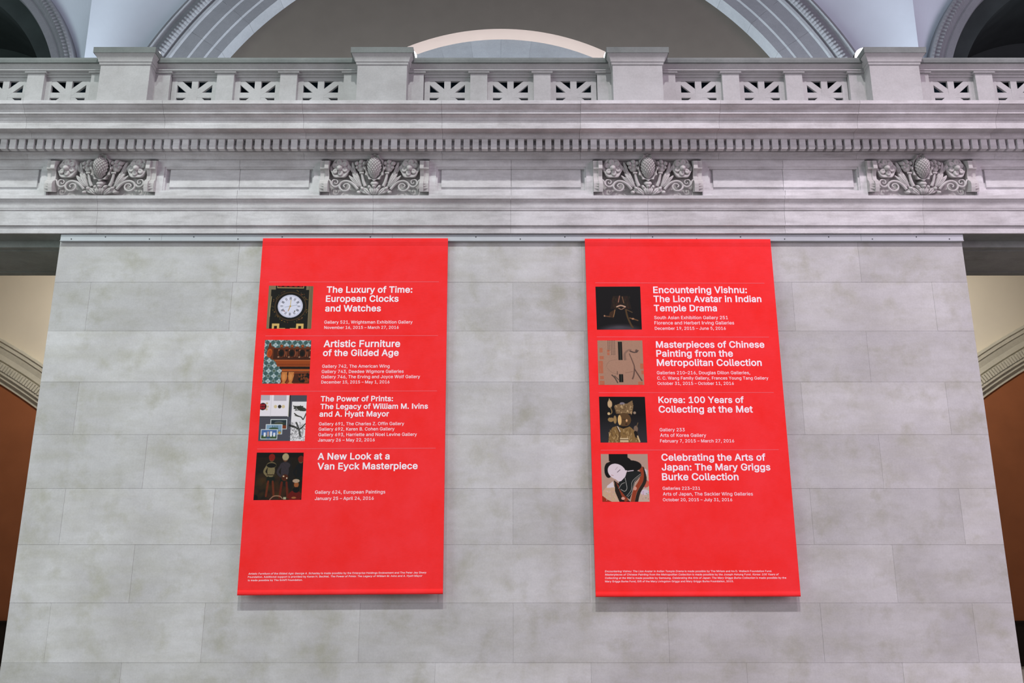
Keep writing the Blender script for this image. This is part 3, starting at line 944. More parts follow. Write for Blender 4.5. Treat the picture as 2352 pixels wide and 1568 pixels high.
def pic_clock():
    c = Cv(120, (128, 112, 84))
    for x in (.90, .94, .97): c.rect(x, 0, x+.012, 1, (92, 76, 50))
    c.rect(.06, .09, .91, 1, (16, 15, 10)); c.rect(.16, -.1, .84, .2, (14, 12, 8))
    c.rect(.19, 0, .79, .055, (176, 148, 96)); c.rect(.205, 0, .775, .035, (24, 14, 8))
    for k in range(5): c.ell(.26 + k*.115, .0, .04, .028, (140, 24, 20))
    c.line([(.075, .25), (.06, .5), (.055, .72)], .012, (190, 170, 120))
    for k in range(90):
        a = rng.uniform(0, 2*math.pi); r = rng.uniform(.36, .42); x, y = .51 + r*math.cos(a)*1.0, .47 + r*math.sin(a)*.95
        if abs(math.sin(2*a)) > .45 or rng.random() < .3: c.ell(x, y, .012, .008, (rng.integers(90, 170), rng.integers(70, 130), rng.integers(30, 70)), .7, rng.uniform(0, 3))
    c.ell(.51, .475, .355, .335, (70, 50, 26)); c.ell(.51, .475, .335, .315, (12, 10, 8)); c.ell(.505, .475, .28, .268, (206, 208, 226))
    c.ell(.505, .475, .235, .225, (224, 224, 238)); c.ell(.505, .475, .15, .143, (196, 198, 218)); c.ell(.505, .475, .144, .137, (218, 220, 236))
    for k in range(12):
        a = k*math.pi/6; x, y = .505 + .192*math.sin(a), .475 - .184*math.cos(a)
        dx, dy = math.sin(a)*.026, -math.cos(a)*.026
        for o_ in ((-.012, .012) if k % 2 else (-.016, 0, .016)):
            px_, py_ = math.cos(a)*o_, math.sin(a)*o_
            c.line([(x-dx+px_, y-dy+py_), (x+dx+px_, y+dy+py_)], .009, (30, 34, 44), .9)
    for k in range(60):
        a = k*math.pi/30; c.ell(.505 + .262*math.sin(a), .475 - .25*math.cos(a), .003, .003, (90, 96, 120), .8)
    c.line([(.39, .497), (.66, .445)], .007, (120, 130, 140)); c.line([(.505, .475), (.515, .33)], .014, (196, 172, 104)); c.line([(.505, .475), (.465, .585)], .016, (176, 130, 60))
    c.ell(.505, .475, .02, .018, (190, 150, 70)); c.ell(.375, .59, .012, .012, (120, 30, 30)); c.ell(.61, .59, .014, .012, (70, 60, 20))
    for x in (.12, .66):
        c.rect(x, .88, x+.165, 1, (212, 178, 104)); c.rect(x+.05, .935, x+.115, 1, (18, 12, 8))
    c.rect(.28, .985, .42, 1, (190, 160, 100)); c.rect(.52, .985, .66, 1, (190, 160, 100))
    return c
def pic_furniture():
    c = Cv(120, (62, 92, 90))
    for i in range(-1, 10):
        for j in range(-1, 10):
            x, y = i*.118 + (.0), j*.118
            if (i + j) % 2:
                for k in range(4):
                    a = k*math.pi/2; c.ell(x + .032*math.cos(a), y + .032*math.sin(a), .024, .024, (172, 190, 194), .95)
                c.ell(x, y, .012, .012, (130, 140, 110))
            else:
                for k in range(9):
                    a = k*2*math.pi/9; c.ell(x + .036*math.cos(a), y + .036*math.sin(a), .008, .008, (184, 198, 196), .9)
                c.ell(x, y, .022, .022, (92, 108, 84), .8)
            c.ell(x + .059, y, .005, .012, (160, 178, 170), .7); c.ell(x, y + .059, .012, .005, (160, 178, 170), .7)
    c.poly([(.06, .22), (.09, .15), (.10, .07), (.14, .07), (.15, .14), (.24, .18), (1, .17), (1, .46), (.2, .46), (.11, .40), (.07, .30)], (104, 44, 14))
    c.rect(.2, .2, 1, .44, (58, 24, 8)); c.ell(.115, .3, .055, .1, (186, 84, 28), 1, .15); c.ell(.12, .31, .04, .075, (160, 60, 16), 1, .15)
    for k in range(4):
        x = .37 + k*.225
        c.ell(x, .14, .035, .035, (124, 50, 16)); c.ell(x, .135, .014, .014, (196, 110, 50)); c.ell(x, .29, .085, .115, (92, 40, 14)); c.ell(x, .30, .06, .085, (30, 12, 4)); c.ell(x, .31, .035, .045, (8, 5, 3))
        c.line([(x+.075, .22), (x+.085, .3), (x+.07, .38)], .012, (170, 96, 62)); c.line([(x+.115, .22), (x+.115, .38)], .014, (150, 78, 44)); c.ell(x+.11, .17, .04, .03, (112, 48, 18)); c.ell(x+.105, .24, .03, .02, (14, 8, 6))
        c.ell(x-.06, .39, .02, .014, (200, 160, 130), .8); c.ell(x-.055, .23, .012, .014, (190, 150, 120), .7)
    c.poly([(.22, .46), (1, .46), (1, .61), (.3, .61), (.27, .52)], (150, 66, 18)); c.line([(.24, .465), (1, .465)], .01, (206, 120, 70))
    for k in range(44): c.rect(.3 + k*.016, .545, .307 + k*.016, .585, (96, 34, 10), .8)
    c.rect(.35, .61, 1, .665, (22, 8, 4)); c.rect(.4, .665, 1, .72, (176, 86, 34)); c.rect(.4, .72, 1, .74, (60, 24, 8)); c.rect(.39, .73, 1, 1, (128, 56, 20))
    for x in (.455, .6):
        c.poly([(x-.05, .73), (x+.07, .73), (x+.06, .78), (x+.075, .84), (x+.05, .92), (x+.02, .97), (x+.06, 1), (x-.06, 1), (x-.02, .96), (x-.045, .9), (x-.06, .83), (x-.05, .78)], (196, 122, 62))
        c.ell(x, .85, .03, .07, (216, 146, 84), .7)
    c.poly([(.525, .73), (.545, .73), (.54, .9), (.5, .99), (.49, .99), (.53, .9)], (20, 10, 6)); c.poly([(.68, .77), (1, .77), (1, .98), (.63, .98)], (70, 32, 12))
    for k in range(50): c.ell(rng.uniform(.78, .99), rng.uniform(.78, .96), .022, .03, (14, 12, 9) if rng.random() < .6 else (128, 62, 26), .85, rng.uniform(0, 3))
    return c
def pic_prints():
    c = Cv(120, (74, 74, 84))
    c.rect(0, 0, .625, .47, (232, 226, 232)); c.rect(.61, 0, .625, .47, (190, 186, 170)); c.rect(.628, 0, .645, .47, (18, 18, 20)); c.rect(0, .462, .6, .478, (40, 40, 46))
    c.rect(.225, 0, .235, .47, (206, 200, 206)); c.rect(0, 0, .2, .115, (176, 168, 176)); c.rect(.285, 0, .56, .125, (176, 168, 176))
    for k in range(9): c.rect(0, k*.014, .2, k*.014+.006, (206, 200, 206), .7); c.rect(.285, k*.014, .56, k*.014+.006, (206, 200, 206), .7)
    c.ell(.055, .25, .08, .08, (40, 16, 20)); 
    for q in ((.03, .22), (.08, .22), (.03, .28), (.08, .28)): c.ell(q[0], q[1], .026, .026, (150, 26, 34))
    for q in ((.14, .18), (.16, .25), (.14, .31)): c.ell(q[0], q[1], .024, .024, (208, 186, 146))
    c.ell(.33, .25, .036, .036, (214, 194, 150)); c.ell(.42, .25, .038, .038, (44, 38, 36)); c.ell(.5, .25, .036, .036, (214, 194, 150))
    c.rect(.685, .14, 1, 1, (230, 228, 230))
    def card(x, y, w, h, sky, ground):
        c.rect(x, y, x+w, y+h, (214, 222, 222)); c.rect(x+.015, y+.015, x+w-.015, y+h-.015, sky); c.rect(x+.015, y+h*.6, x+w-.015, y+h-.015, ground)
    card(.24, .525, .36, .22, (36, 50, 56), (120, 52, 22)); c.ell(.42, .6, .09, .03, (140, 140, 150), .5); c.ell(.44, .62, .12, .025, (60, 66, 40), .8)
    card(.145, .635, .36, .22, (128, 160, 186), (96, 128, 150))
    c.ell(.32, .73, .1, .025, (50, 80, 50)); 
    for k in range(4): c.rect(.29 + k*.035, .665, .3 + k*.035, .72, (50, 74, 70))
    c.ell(.45, .82, .03, .03, (190, 150, 60))
    card(.045, .745, .36, .22, (70, 104, 160), (58, 84, 52))
    for k, (x, h, col) in enumerate(((.11, .09, (226, 230, 236)), (.18, .11, (168, 150, 150)), (.245, .115, (224, 226, 230)), (.315, .085, (220, 226, 232)))):
        c.rect(x, .905 - h, x+.045, .905, col)
    c.ell(.21, .93, .05, .025, (60, 90, 150), .7)
    for k in range(26):
        x0, y0 = rng.uniform(.74, .95), rng.uniform(.23, .33); c.line([(x0, y0), (x0 - rng.uniform(.02, .09), y0 + rng.uniform(-.03, .02))], .014, (44, 46, 40), .9)
    c.ell(.9, .3, .11, .045, (40, 42, 34), .9, .25); c.line([(.75, .4), (.82, .45), (.9, .48), (.94, .53), (.97, .48), (1, .4)], .022, (44, 44, 38)); c.line([(.77, .44), (.84, .46)], .03, (60, 60, 54), .7)
    c.line([(.66, .66), (.78, .70), (.88, .74), (1, .62)], .045, (34, 36, 32), 1, .02); c.line([(.8, .6), (.86, .74), (.9, .9)], .035, (40, 42, 38), .9)
    for k in range(170):
        x0, y0 = rng.uniform(.69, .99), .58 + .42*rng.random()**.8; c.line([(x0, y0), (x0 + rng.uniform(-.06, .06), y0 + rng.uniform(-.05, .05))], .008, (rng.integers(50, 150),)*3, .6)
    return c
def pic_oldmaster():
    c = Cv(120, (26, 18, 8))
    for k in range(60): c.ell(rng.uniform(0, 1), rng.uniform(.5, 1), rng.uniform(.04, .12), rng.uniform(.03, .08), (rng.integers(40, 84), rng.integers(26, 52), rng.integers(8, 22)), .5, rng.uniform(0, 3), 6)
    c.rect(0, 0, 1, .1, (8, 6, 4), .8)
    # a generic group of cloaked bystanders
    def man(x, y, s, hat, coat, leg):
        c.ell(x, y + .36*s, .085*s, .15*s, coat, 1); c.ell(x, y + .24*s, .11*s, .07*s, coat); c.line([(x-.09*s, y+.25*s), (x-.15*s, y+.38*s), (x-.08*s, y+.47*s)], .05*s, coat)
        c.rect(x-.09*s, y+.5*s, x+.09*s, y+.62*s, (16, 24, 14)); c.line([(x-.05*s, y+.6*s), (x-.08*s, y+.92*s)], .045*s, leg); c.line([(x+.05*s, y+.6*s), (x+.09*s, y+.92*s)], .045*s, leg)
        c.ell(x, y + .1*s, .055*s, .065*s, (110, 70, 46)); c.ell(x, y + .06*s, .07*s, .075*s, hat)
    c.poly([(.5, .2), (.74, .16), (.82, .5), (.78, .78), (.6, .7)], (24, 20, 18)); man(.62, .03, 1.0, (186, 168, 124), (58, 50, 56), (104, 32, 12)); man(.33, .04, .95, (140, 24, 12), (134, 120, 82), (110, 44, 18)); c.ell(.33, .27, .1, .05, (12, 9, 6)); c.line([(.25, .47), (.42, .47)], .02, (60, 44, 24)); man(.95, .08, .9, (120, 26, 12), (12, 14, 18), (14, 10, 8))
    c.ell(.63, .53, .07, .07, (84, 34, 10)); c.ell(.6, .5, .018, .014, (250, 226, 180)); c.ell(.67, .54, .014, .014, (236, 220, 190))
    c.ell(.86, .92, .14, .12, (110, 16, 8)); c.ell(.88, .68, .05, .06, (170, 96, 50)); c.ell(.87, .6, .075, .04, (196, 168, 140)); c.ell(.88, .79, .07, .06, (10, 9, 9))
    c.line([(.34, .99), (.42, .92), (.54, .92), (.6, .97)], .02, (176, 130, 100)); c.rect(.62, .94, .68, .99, (190, 186, 150)); c.ell(.84, .955, .05, .02, (176, 110, 60)); c.ell(.03, .97, .06, .08, (4, 4, 6))
    c.grain(.05); c.a *= .88; return c
def pic_bronze():
    c = Cv(120, (5, 5, 5))
    c.ell(.52, 1.02, .42, .13, (62, 60, 66), 1, 0, 10); c.ell(.5, .96, .1, .04, (76, 74, 80), .6, 0, 6)
    c.poly([(.38, .22), (.72, .22), (.79, .52), (.32, .52)], (30, 20, 11))
    for k in range(36): c.ell(rng.uniform(.36, .76), rng.uniform(.25, .5), .02, .03, (rng.integers(34, 66), rng.integers(22, 44), 16), .5)
    c.line([(.53, .22), (.50, .36)], .02, (150, 104, 84)); c.line([(.59, .24), (.62, .38)], .018, (118, 88, 60))
    c.line([(.46, .47), (.55, .44), (.65, .47)], .028, (196, 160, 134)); c.line([(.5, .5), (.56, .53), (.63, .49)], .018, (150, 116, 90)); c.ell(.56, .5, .03, .02, (8, 4, 3))
    c.poly([(.42, .53), (.3, .6), (.27, .7), (.38, .73), (.4, .64)], (58, 38, 20)); c.line([(.30, .7), (.17, .68)], .028, (92, 62, 38)); c.line([(.42, .54), (.38, .7)], .016, (150, 112, 70))
    c.line([(.66, .54), (.69, .7), (.76, .88), (.8, .95)], .04, (78, 58, 30)); c.line([(.68, .54), (.8, .6)], .02, (84, 66, 40)); c.line([(.74, .73), (.84, .76), (.92, .79)], .024, (112, 78, 44)); c.ell(.81, .75, .03, .02, (170, 124, 88)); c.ell(.18, .68, .016, .02, (170, 130, 100))
    return c
def pic_scroll():
    c = Cv(120, (168, 132, 108)); c.grain(.012, 2)
    # ink branch and rocks, red seals, mounting bars: a plain brush painting
    for x, y, w, h in ((.04, .17, .07, .1), (.04, .35, .09, .075), (.01, .46, .1, .14), (.01, .6, .1, .14), (.04, .8, .08, .07), (.03, .91, .1, .09), (.93, .52, .07, .12), (.95, .68, .05, .08), (.87, .93, .1, .07), (.21, .21, .05, .055), (.21, .28, .05, .05)):
        c.rect(x, y, x+w, y+h, (190, 92, 58), .7); c.rect(x+w*.3, y+h*.3, x+w*.5, y+h*.8, (168, 124, 98), .5)
    for k in range(5):
        for j in range(10 if k > 1 else 7): c.ell(.235 + k*.036, .01 + j*.034, .008, .011, (70, 58, 50), .85)
    for y0, y1 in ((.03, .44), (.76, .94)):
        c.rect(.455, y0, .545, y1, (14, 14, 10)); c.rect(.497, y0, .507, y1, (72, 84, 66))
    c.line([(.6, .42), (.6, .3), (.68, .22), (.74, .21)], .06, (128, 102, 86), .8, .02); c.line([(.72, .24), (.82, .27), (.9, .23)], .03, (70, 56, 50), .9, .02); c.ell(.86, .24, .03, .04, (84, 66, 58), .8)
    c.line([(.7, .3), (.76, .46), (.8, .6), (.78, .78), (.75, .86)], .02, (92, 70, 60), .85, .035); c.line([(.8, .64), (.88, .78), (.95, .9)], .024, (84, 62, 54), .9, .03)
    c.line([(.17, .6), (.25, .47), (.42, .43)], .008, (130, 104, 84), .7); c.line([(.2, .62), (.3, .72), (.42, .76)], .008, (130, 104, 84), .7); c.line([(.6, .73), (.76, .7)], .009, (120, 90, 74), .8)
    c.line([(.3, .78), (.36, .84), (.42, .95)], .026, (74, 62, 52), .9); c.line([(.36, .8), (.44, .88)], .022, (80, 68, 58), .8); c.line([(.42, .7), (.42, .76)], .02, (96, 76, 64), .8)
    return c
def pic_gilt():
    c = Cv(120, (6, 7, 7))
    for k in range(30): c.rect(0, .4 + k*.02, 1, 1, (60, 60, 66), .04)
    G1, G2, G3 = (150, 122, 74), (206, 180, 130), (84, 62, 34)
    c.ell(.23, .16, .05, .085, (196, 168, 124)); c.poly([(.2, .1), (.22, .03), (.25, .1)], (180, 156, 116)); c.line([(.24, .23), (.27, .33), (.24, .38)], .02, (140, 116, 70)); c.ell(.2, .37, .03, .03, G2); c.ell(.24, .5, .065, .05, G1); c.ell(.24, .43, .03, .03, (12, 10, 8))
    c.poly([(.32, .2), (.44, .15), (.6, .15), (.72, .08), (.74, .2), (.72, .3), (.69, .4), (.36, .37)], (124, 100, 66)); c.ell(.5, .15, .055, .03, (130, 124, 130)); c.ell(.76, .35, .03, .03, (150, 132, 110))
    for k in range(50): c.ell(rng.uniform(.35, .72), rng.uniform(.17, .36), .02, .014, G2 if rng.random() < .35 else G3, .5, rng.uniform(0, 3))
    c.rect(.36, .37, .68, .42, (26, 20, 14)); c.ell(.53, .5, .145, .15, (90, 66, 36)); c.ell(.43, .51, .04, .11, (216, 180, 116)); c.ell(.58, .52, .02, .03, (216, 166, 116)); c.ell(.57, .6, .025, .02, (60, 34, 18)); c.line([(.5, .49), (.56, .5)], .012, (50, 36, 20)); c.ell(.53, .67, .12, .03, (20, 14, 8)); c.ell(.33, .5, .035, .09, G1)
    c.poly([(.17, 1), (.19, .78), (.27, .67), (.36, .64), (.5, .7), (.64, .65), (.74, .74), (.82, .9), (.84, 1)], (132, 104, 58))
    for k in range(60): c.line([(x_ := rng.uniform(.18, .8), y_ := rng.uniform(.7, .98)), (x_ + rng.uniform(-.03, .03), y_ + rng.uniform(.02, .08))], .014, G2 if rng.random() < .5 else G3, .6)
    c.line([(.36, .66), (.41, .8), (.4, .98)], .022, G3); c.line([(.38, .65), (.43, .76)], .016, (214, 206, 190)); c.rect(.42, .9, .6, .99, (206, 184, 140)); c.rect(.42, .93, .6, .945, (70, 50, 28))
    c.ell(.77, .7, .045, .07, (120, 100, 82)); c.line([(.79, .65), (.82, .57)], .016, (110, 90, 60)); c.line([(.76, .78), (.78, .86)], .07, (20, 16, 12)); c.line([(.8, .86), (.84, .98)], .03, G2)
    return c
def pic_portrait():
    c = Cv(120, (178, 150, 132))
    # a plain stand-in portrait: dark piled hair, pale face, patterned robe
    c.poly([(.02, .78), (.12, .66), (.24, .58), (.4, .8), (.42, 1), (.02, 1)], (198, 168, 138)); c.poly([(.12, .66), (.24, .57), (.26, .7), (.1, .71)], (214, 206, 208)); c.poly([(.0, .87), (.12, .96), (.2, 1), (0, 1)], (150, 46, 22))
    c.poly([(.84, .27), (1, .34), (1, 1), (.7, 1), (.86, .6)], (196, 170, 150)); c.ell(.9, .8, .09, .06, (206, 196, 208), .9); c.ell(.93, .62, .08, .08, (196, 92, 70)); c.ell(.93, .4, .04, .09, (206, 204, 212))
    for k in range(26): c.ell(rng.uniform(.84, 1), rng.uniform(.35, .97), .016, .01, (rng.integers(120, 226), rng.integers(90, 190), rng.integers(80, 180)), .7, rng.uniform(0, 3)); c.ell(rng.uniform(.05, .3), rng.uniform(.75, .98), .02, .01, (rng.integers(170, 226), rng.integers(150, 200), rng.integers(120, 190)), .6, rng.uniform(0, 3))
    c.poly([(.26, .55), (.36, .62), (.54, .96), (.6, 1), (.36, 1), (.28, .8)], (32, 24, 16)); c.poly([(.3, .58), (.56, .97), (.48, 1), (.44, .95)], (140, 58, 30))
    c.line([(.88, .3), (.92, .55), (.78, .8), (.72, 1)], .07, (40, 30, 22)); c.line([(.85, .3), (.85, .52), (.7, .78), (.64, 1)], .085, (146, 60, 32)); c.ell(.7, .72, .04, .04, (206, 150, 130)); c.ell(.44, .93, .04, .03, (214, 160, 140))
    c.poly([(.36, .6), (.46, .48), (.56, .36), (.74, .34), (.84, .38), (.84, .46), (.7, .6), (.64, .8), (.58, .95), (.5, .9), (.36, .72)], (22, 28, 26))
    c.ell(.31, .16 + .13, .22, .16, (9, 9, 8)); c.ell(.62, .25, .24, .12, (9, 9, 8)); c.ell(.15, .34, .085, .16, (9, 9, 8)); c.rect(.17, 0, .57, .15, (9, 9, 8)); c.ell(.45, .17, .2, .12, (9, 9, 8))
    c.ell(.33, .37, .2, .16, (218, 208, 212), 1, .45); c.poly([(.17, .38), (.55, .34), (.5, .48), (.42, .56), (.36, .58), (.26, .5)], (218, 208, 212)); 
    c.line([(.3, .33), (.35, .27)], .01, (160, 140, 140), .7); c.line([(.34, .38), (.4, .33)], .012, (90, 76, 84)); c.line([(.56, .36), (.68, .345)], .02, (214, 204, 208)); c.line([(.21, .44), (.25, .45)], .01, (170, 120, 120))
    c.line([(.5, .5), (.52, .62), (.53, .72), (.48, .78), (.4, .74)], .01, (186, 186, 176)); c.line([(.36, .72), (.42, .63), (.49, .6)], .009, (186, 186, 176)); c.line([(.83, .42), (.7, .52), (.64, .6), (.62, .75), (.52, .88)], .01, (170, 170, 160)); c.line([(.84, .45), (.7, .57), (.63, .8), (.54, .9)], .008, (170, 170, 160))
    return c

def picture(parent, cv, quad, label):
    n = cv.n
    TL, TR, BR, BL = [np.array(q) for q in quad]
    g = [i/n for i in range(n+1)]
    # bilinear in a quad this close to square stays within a hair of the true projection
    verts = []
    for v in g:
        for u in g:
            p = (TL*(1-u) + TR*u)*(1-v) + (BL*(1-u) + BR*u)*v
            verts.append(bpt(p[0], p[1], 0.001))
    faces = [(j*(n+1)+i, (j+1)*(n+1)+i, (j+1)*(n+1)+i+1, j*(n+1)+i+1) for j in range(n) for i in range(n)]
    me = bpy.data.meshes.new('picture'); me.from_pydata(verts, [], faces); me.update()
    a = me.color_attributes.new('Col', 'BYTE_COLOR', 'CORNER')
    rgb = np.clip(cv.a, 0, 1).reshape(-1, 3)
    arr = np.ones((n*n, 4, 4)); arr[:, :, :3] = rgb[:, None, :]
    a.data.foreach_set('color_srgb', arr.ravel())
    me.materials.append(M['pic'])
    o = bpy.data.objects.new('picture', me); COL.objects.link(o); o.parent = parent; o['label'] = label
    o.location = -parent.location
    return o

H, S_ = 0.93, 0.97
LEFT = dict(c=[(604, 547), (1029, 547), (1017.3, 1363.6), (544.5, 1366.6)], sl=-0.0072,
  rules=[(618.3, 1008, 647.3, 646.8), (609.5, 1005.9, 771, 770.4), (600.1, 1003.8, 898.4, 897.3), (590.6, 1000.8, 1030.8, 1028.8)],
  items=[
   ([('The Luxury of Time:', 750.1, 947, 671.8), ('European Clocks', 748.2, 915.4, 692.6), ('and Watches', 746.6, 874.7, 714.7)],
    [('Gallery 521, Wrightsman Exhibition Gallery', 744.7, 947.5, 743), ('November 16, 2015 – March 27, 2016', 744.7, 915.6, 755.1)]),
   ([('Artistic Furniture', 742.9, 918.9, 796.5), ('of the Gilded Age', 741.5, 915.6, 817)],
    [('Gallery 742, The American Wing', 739.9, 894.7, 844.3), ('Gallery 743, Deedee Wigmore Galleries', 738.8, 926.9, 856.4), ('Gallery 746, The Erving and Joyce Wolf Gallery', 738, 964.7, 868.6), ('December 15, 2015 – May 1, 2016', 737.8, 894.5, 880.5)]),
   ([('The Power of Prints:', 736.3, 902.6, 921.3), ('The Legacy of William M. Ivins', 735.6, 982.8, 938.8), ('and A. Hyatt Mayor', 733.5, 893.3, 956.3)],
    [('Gallery 691, The Charles Z. Offin Gallery', 732.5, 928.1, 976.6), ('Gallery 692, Karen B. Cohen Gallery', 731.8, 906, 988.7), ('Gallery 693, Harriette and Noel Levine Gallery', 731.1, 957.4, 1001.5), ('January 26 – May 22, 2016', 730.4, 860.6, 1013.7)]),
   ([('A New Look at a', 729.4, 894.7, 1054.9), ('Van Eyck Masterpiece', 728.7, 959.1, 1077.6)],
    [('Gallery 624, European Paintings', 723.5, 884.7, 1133.6), ('January 25 – April 24, 2016', 722.9, 858.2, 1148)])],
  credits=[([('Artistic Furniture of the Gilded Age: George A. Schastey', 1), (' is made possible by the Enterprise Holdings Endowment and The Peter Jay Sharp', 0)], 570.2, 978.9, 1319.2),
           ([('Foundation. Additional support is provided by Karen H. Bechtel. ', 0), ('The Power of Prints: The Legacy of William M. Ivins and A. Hyatt Mayor', 1)], 569.4, 970.3, 1326.7),
           ([('is made possible by The Schiff Foundation.', 0)], 569.4, 694.9, 1334.3)],
  pics=[(pic_clock, [(617.8,655.8),(720,657),(714.8,754.8),(611.6,754.4)], 'printed photo of a dark gilt clock with a white dial'),
        (pic_furniture, [(608.7,780.4),(715,781.2),(709.8,880.7),(602,880.7)], 'printed photo of carved brown furniture before green wallpaper'),
        (pic_prints, [(599.5,907),(705,907.4),(699.8,1012.3),(592.9,1012.3)], 'printed photo of an open book, postcards and an ink print on grey'),
        (pic_oldmaster, [(589.9,1039),(697.7,1039.1),(691.9,1147.3),(582,1148.2)], 'printed dark painting detail of standing figures')])
RIGHT = dict(c=[(1343.2, 548), (1769.3, 549), (1839.3, 1369.2), (1368.3, 1370.2)], sl=-0.0012,
  rules=[(1367, 1755.7, 649.3, 650.2), (1370.6, 1766.1, 773.4, 773.9), (1375.3, 1777.1, 901.5, 901.1), (1379.9, 1788.7, 1033.6, 1032.2)],
  items=[
   ([('Encountering Vishnu:', 1500.6, 1715.9, 672.6), ('The Lion Avatar in Indian', 1501.4, 1749.1, 693.2), ('Temple Drama', 1502.2, 1647, 714.3)],
    [('South Asian Exhibition Gallery 251', 1502.8, 1672, 732.7), ('Florence and Herbert Irving Galleries', 1503.3, 1686.3, 744.8), ('December 19, 2015 – June 5, 2016', 1504.2, 1667.1, 757.1)]),
   ([('Masterpieces of Chinese', 1506.9, 1756, 798), ('Painting from the', 1507.7, 1683.8, 818.6), ('Metropolitan Collection', 1508.8, 1749.9, 839.7)],
    [('Galleries 210–216, Douglas Dillon Galleries,', 1508.8, 1723, 859.2), ('C. C. Wang Family Gallery, Frances Young Tang Gallery', 1509.6, 1765, 871.4), ('October 31, 2015 – October 11, 2016', 1510.2, 1685.7, 883.6)]),
   ([('Korea: 100 Years of', 1512.5, 1708.8, 924.8), ('Collecting at the Met', 1513.2, 1729.4, 946.8)],
    [('Gallery 233', 1515.3, 1572.8, 990.2), ('Arts of Korea Gallery', 1516.3, 1622, 1002.9), ('February 7, 2015 – March 27, 2016', 1516.3, 1686.4, 1015.7)]),
   ([('Celebrating the Arts of', 1519.4, 1758.7, 1057.3), ('Japan: The Mary Griggs', 1520.1, 1769.7, 1079.7), ('Burke Collection', 1520.8, 1696.7, 1102.1)],
    [('Galleries 223–231', 1522.1, 1608.2, 1124.5), ('Arts of Japan, The Sackler Wing Galleries', 1522.8, 1729.4, 1137.6), ('October 20, 2015 – July 31, 2016', 1522.8, 1681.9, 1150.7)])],
  credits=[([('Encountering Vishnu: The Lion Avatar in Indian Temple Drama', 1), (' is made possible by The Miriam and Ira D. Wallach Foundation Fund.', 0)], 1389.4, 1773.1, 1313.6),
           ([('Masterpieces of Chinese Painting from the Metropolitan Collection', 1), (' is made possible by the Joseph Hotung Fund. ', 0), ('Korea: 100 Years of', 1)], 1389.8, 1789, 1321.2),
           ([('Collecting at the Met', 1), (' is made possible by Samsung. ', 0), ('Celebrating the Arts of Japan: The Mary Griggs Burke Collection', 1), (' is made possible by the', 0)], 1389.8, 1806.1, 1329),
           ([('Mary Griggs Burke Fund, Gift of the Mary Livingston Griggs and Mary Griggs Burke Foundation, 2015.', 0)], 1390, 1685.3, 1336.8)],
  pics=[(pic_bronze, [(1367.6,658.1),(1470.4,657.8),(1474.3,756.5),(1371.1,756.8)], 'printed photo of a dark bronze figure on black'),
        (pic_scroll, [(1372,781.6),(1475.3,781.6),(1479.8,883.6),(1374.9,883.6)], 'printed ink painting on tan paper with red seals'),
        (pic_gilt, [(1375.8,910.6),(1481.2,911),(1486.7,1016),(1379.2,1016)], 'printed photo of a gilt crowned statue on black'),
        (pic_portrait, [(1379.8,1042.4),(1487.3,1042.4),(1492.3,1151.9),(1383.7,1151.9)], 'printed painting of a pale face with black hair and patterned robe')])

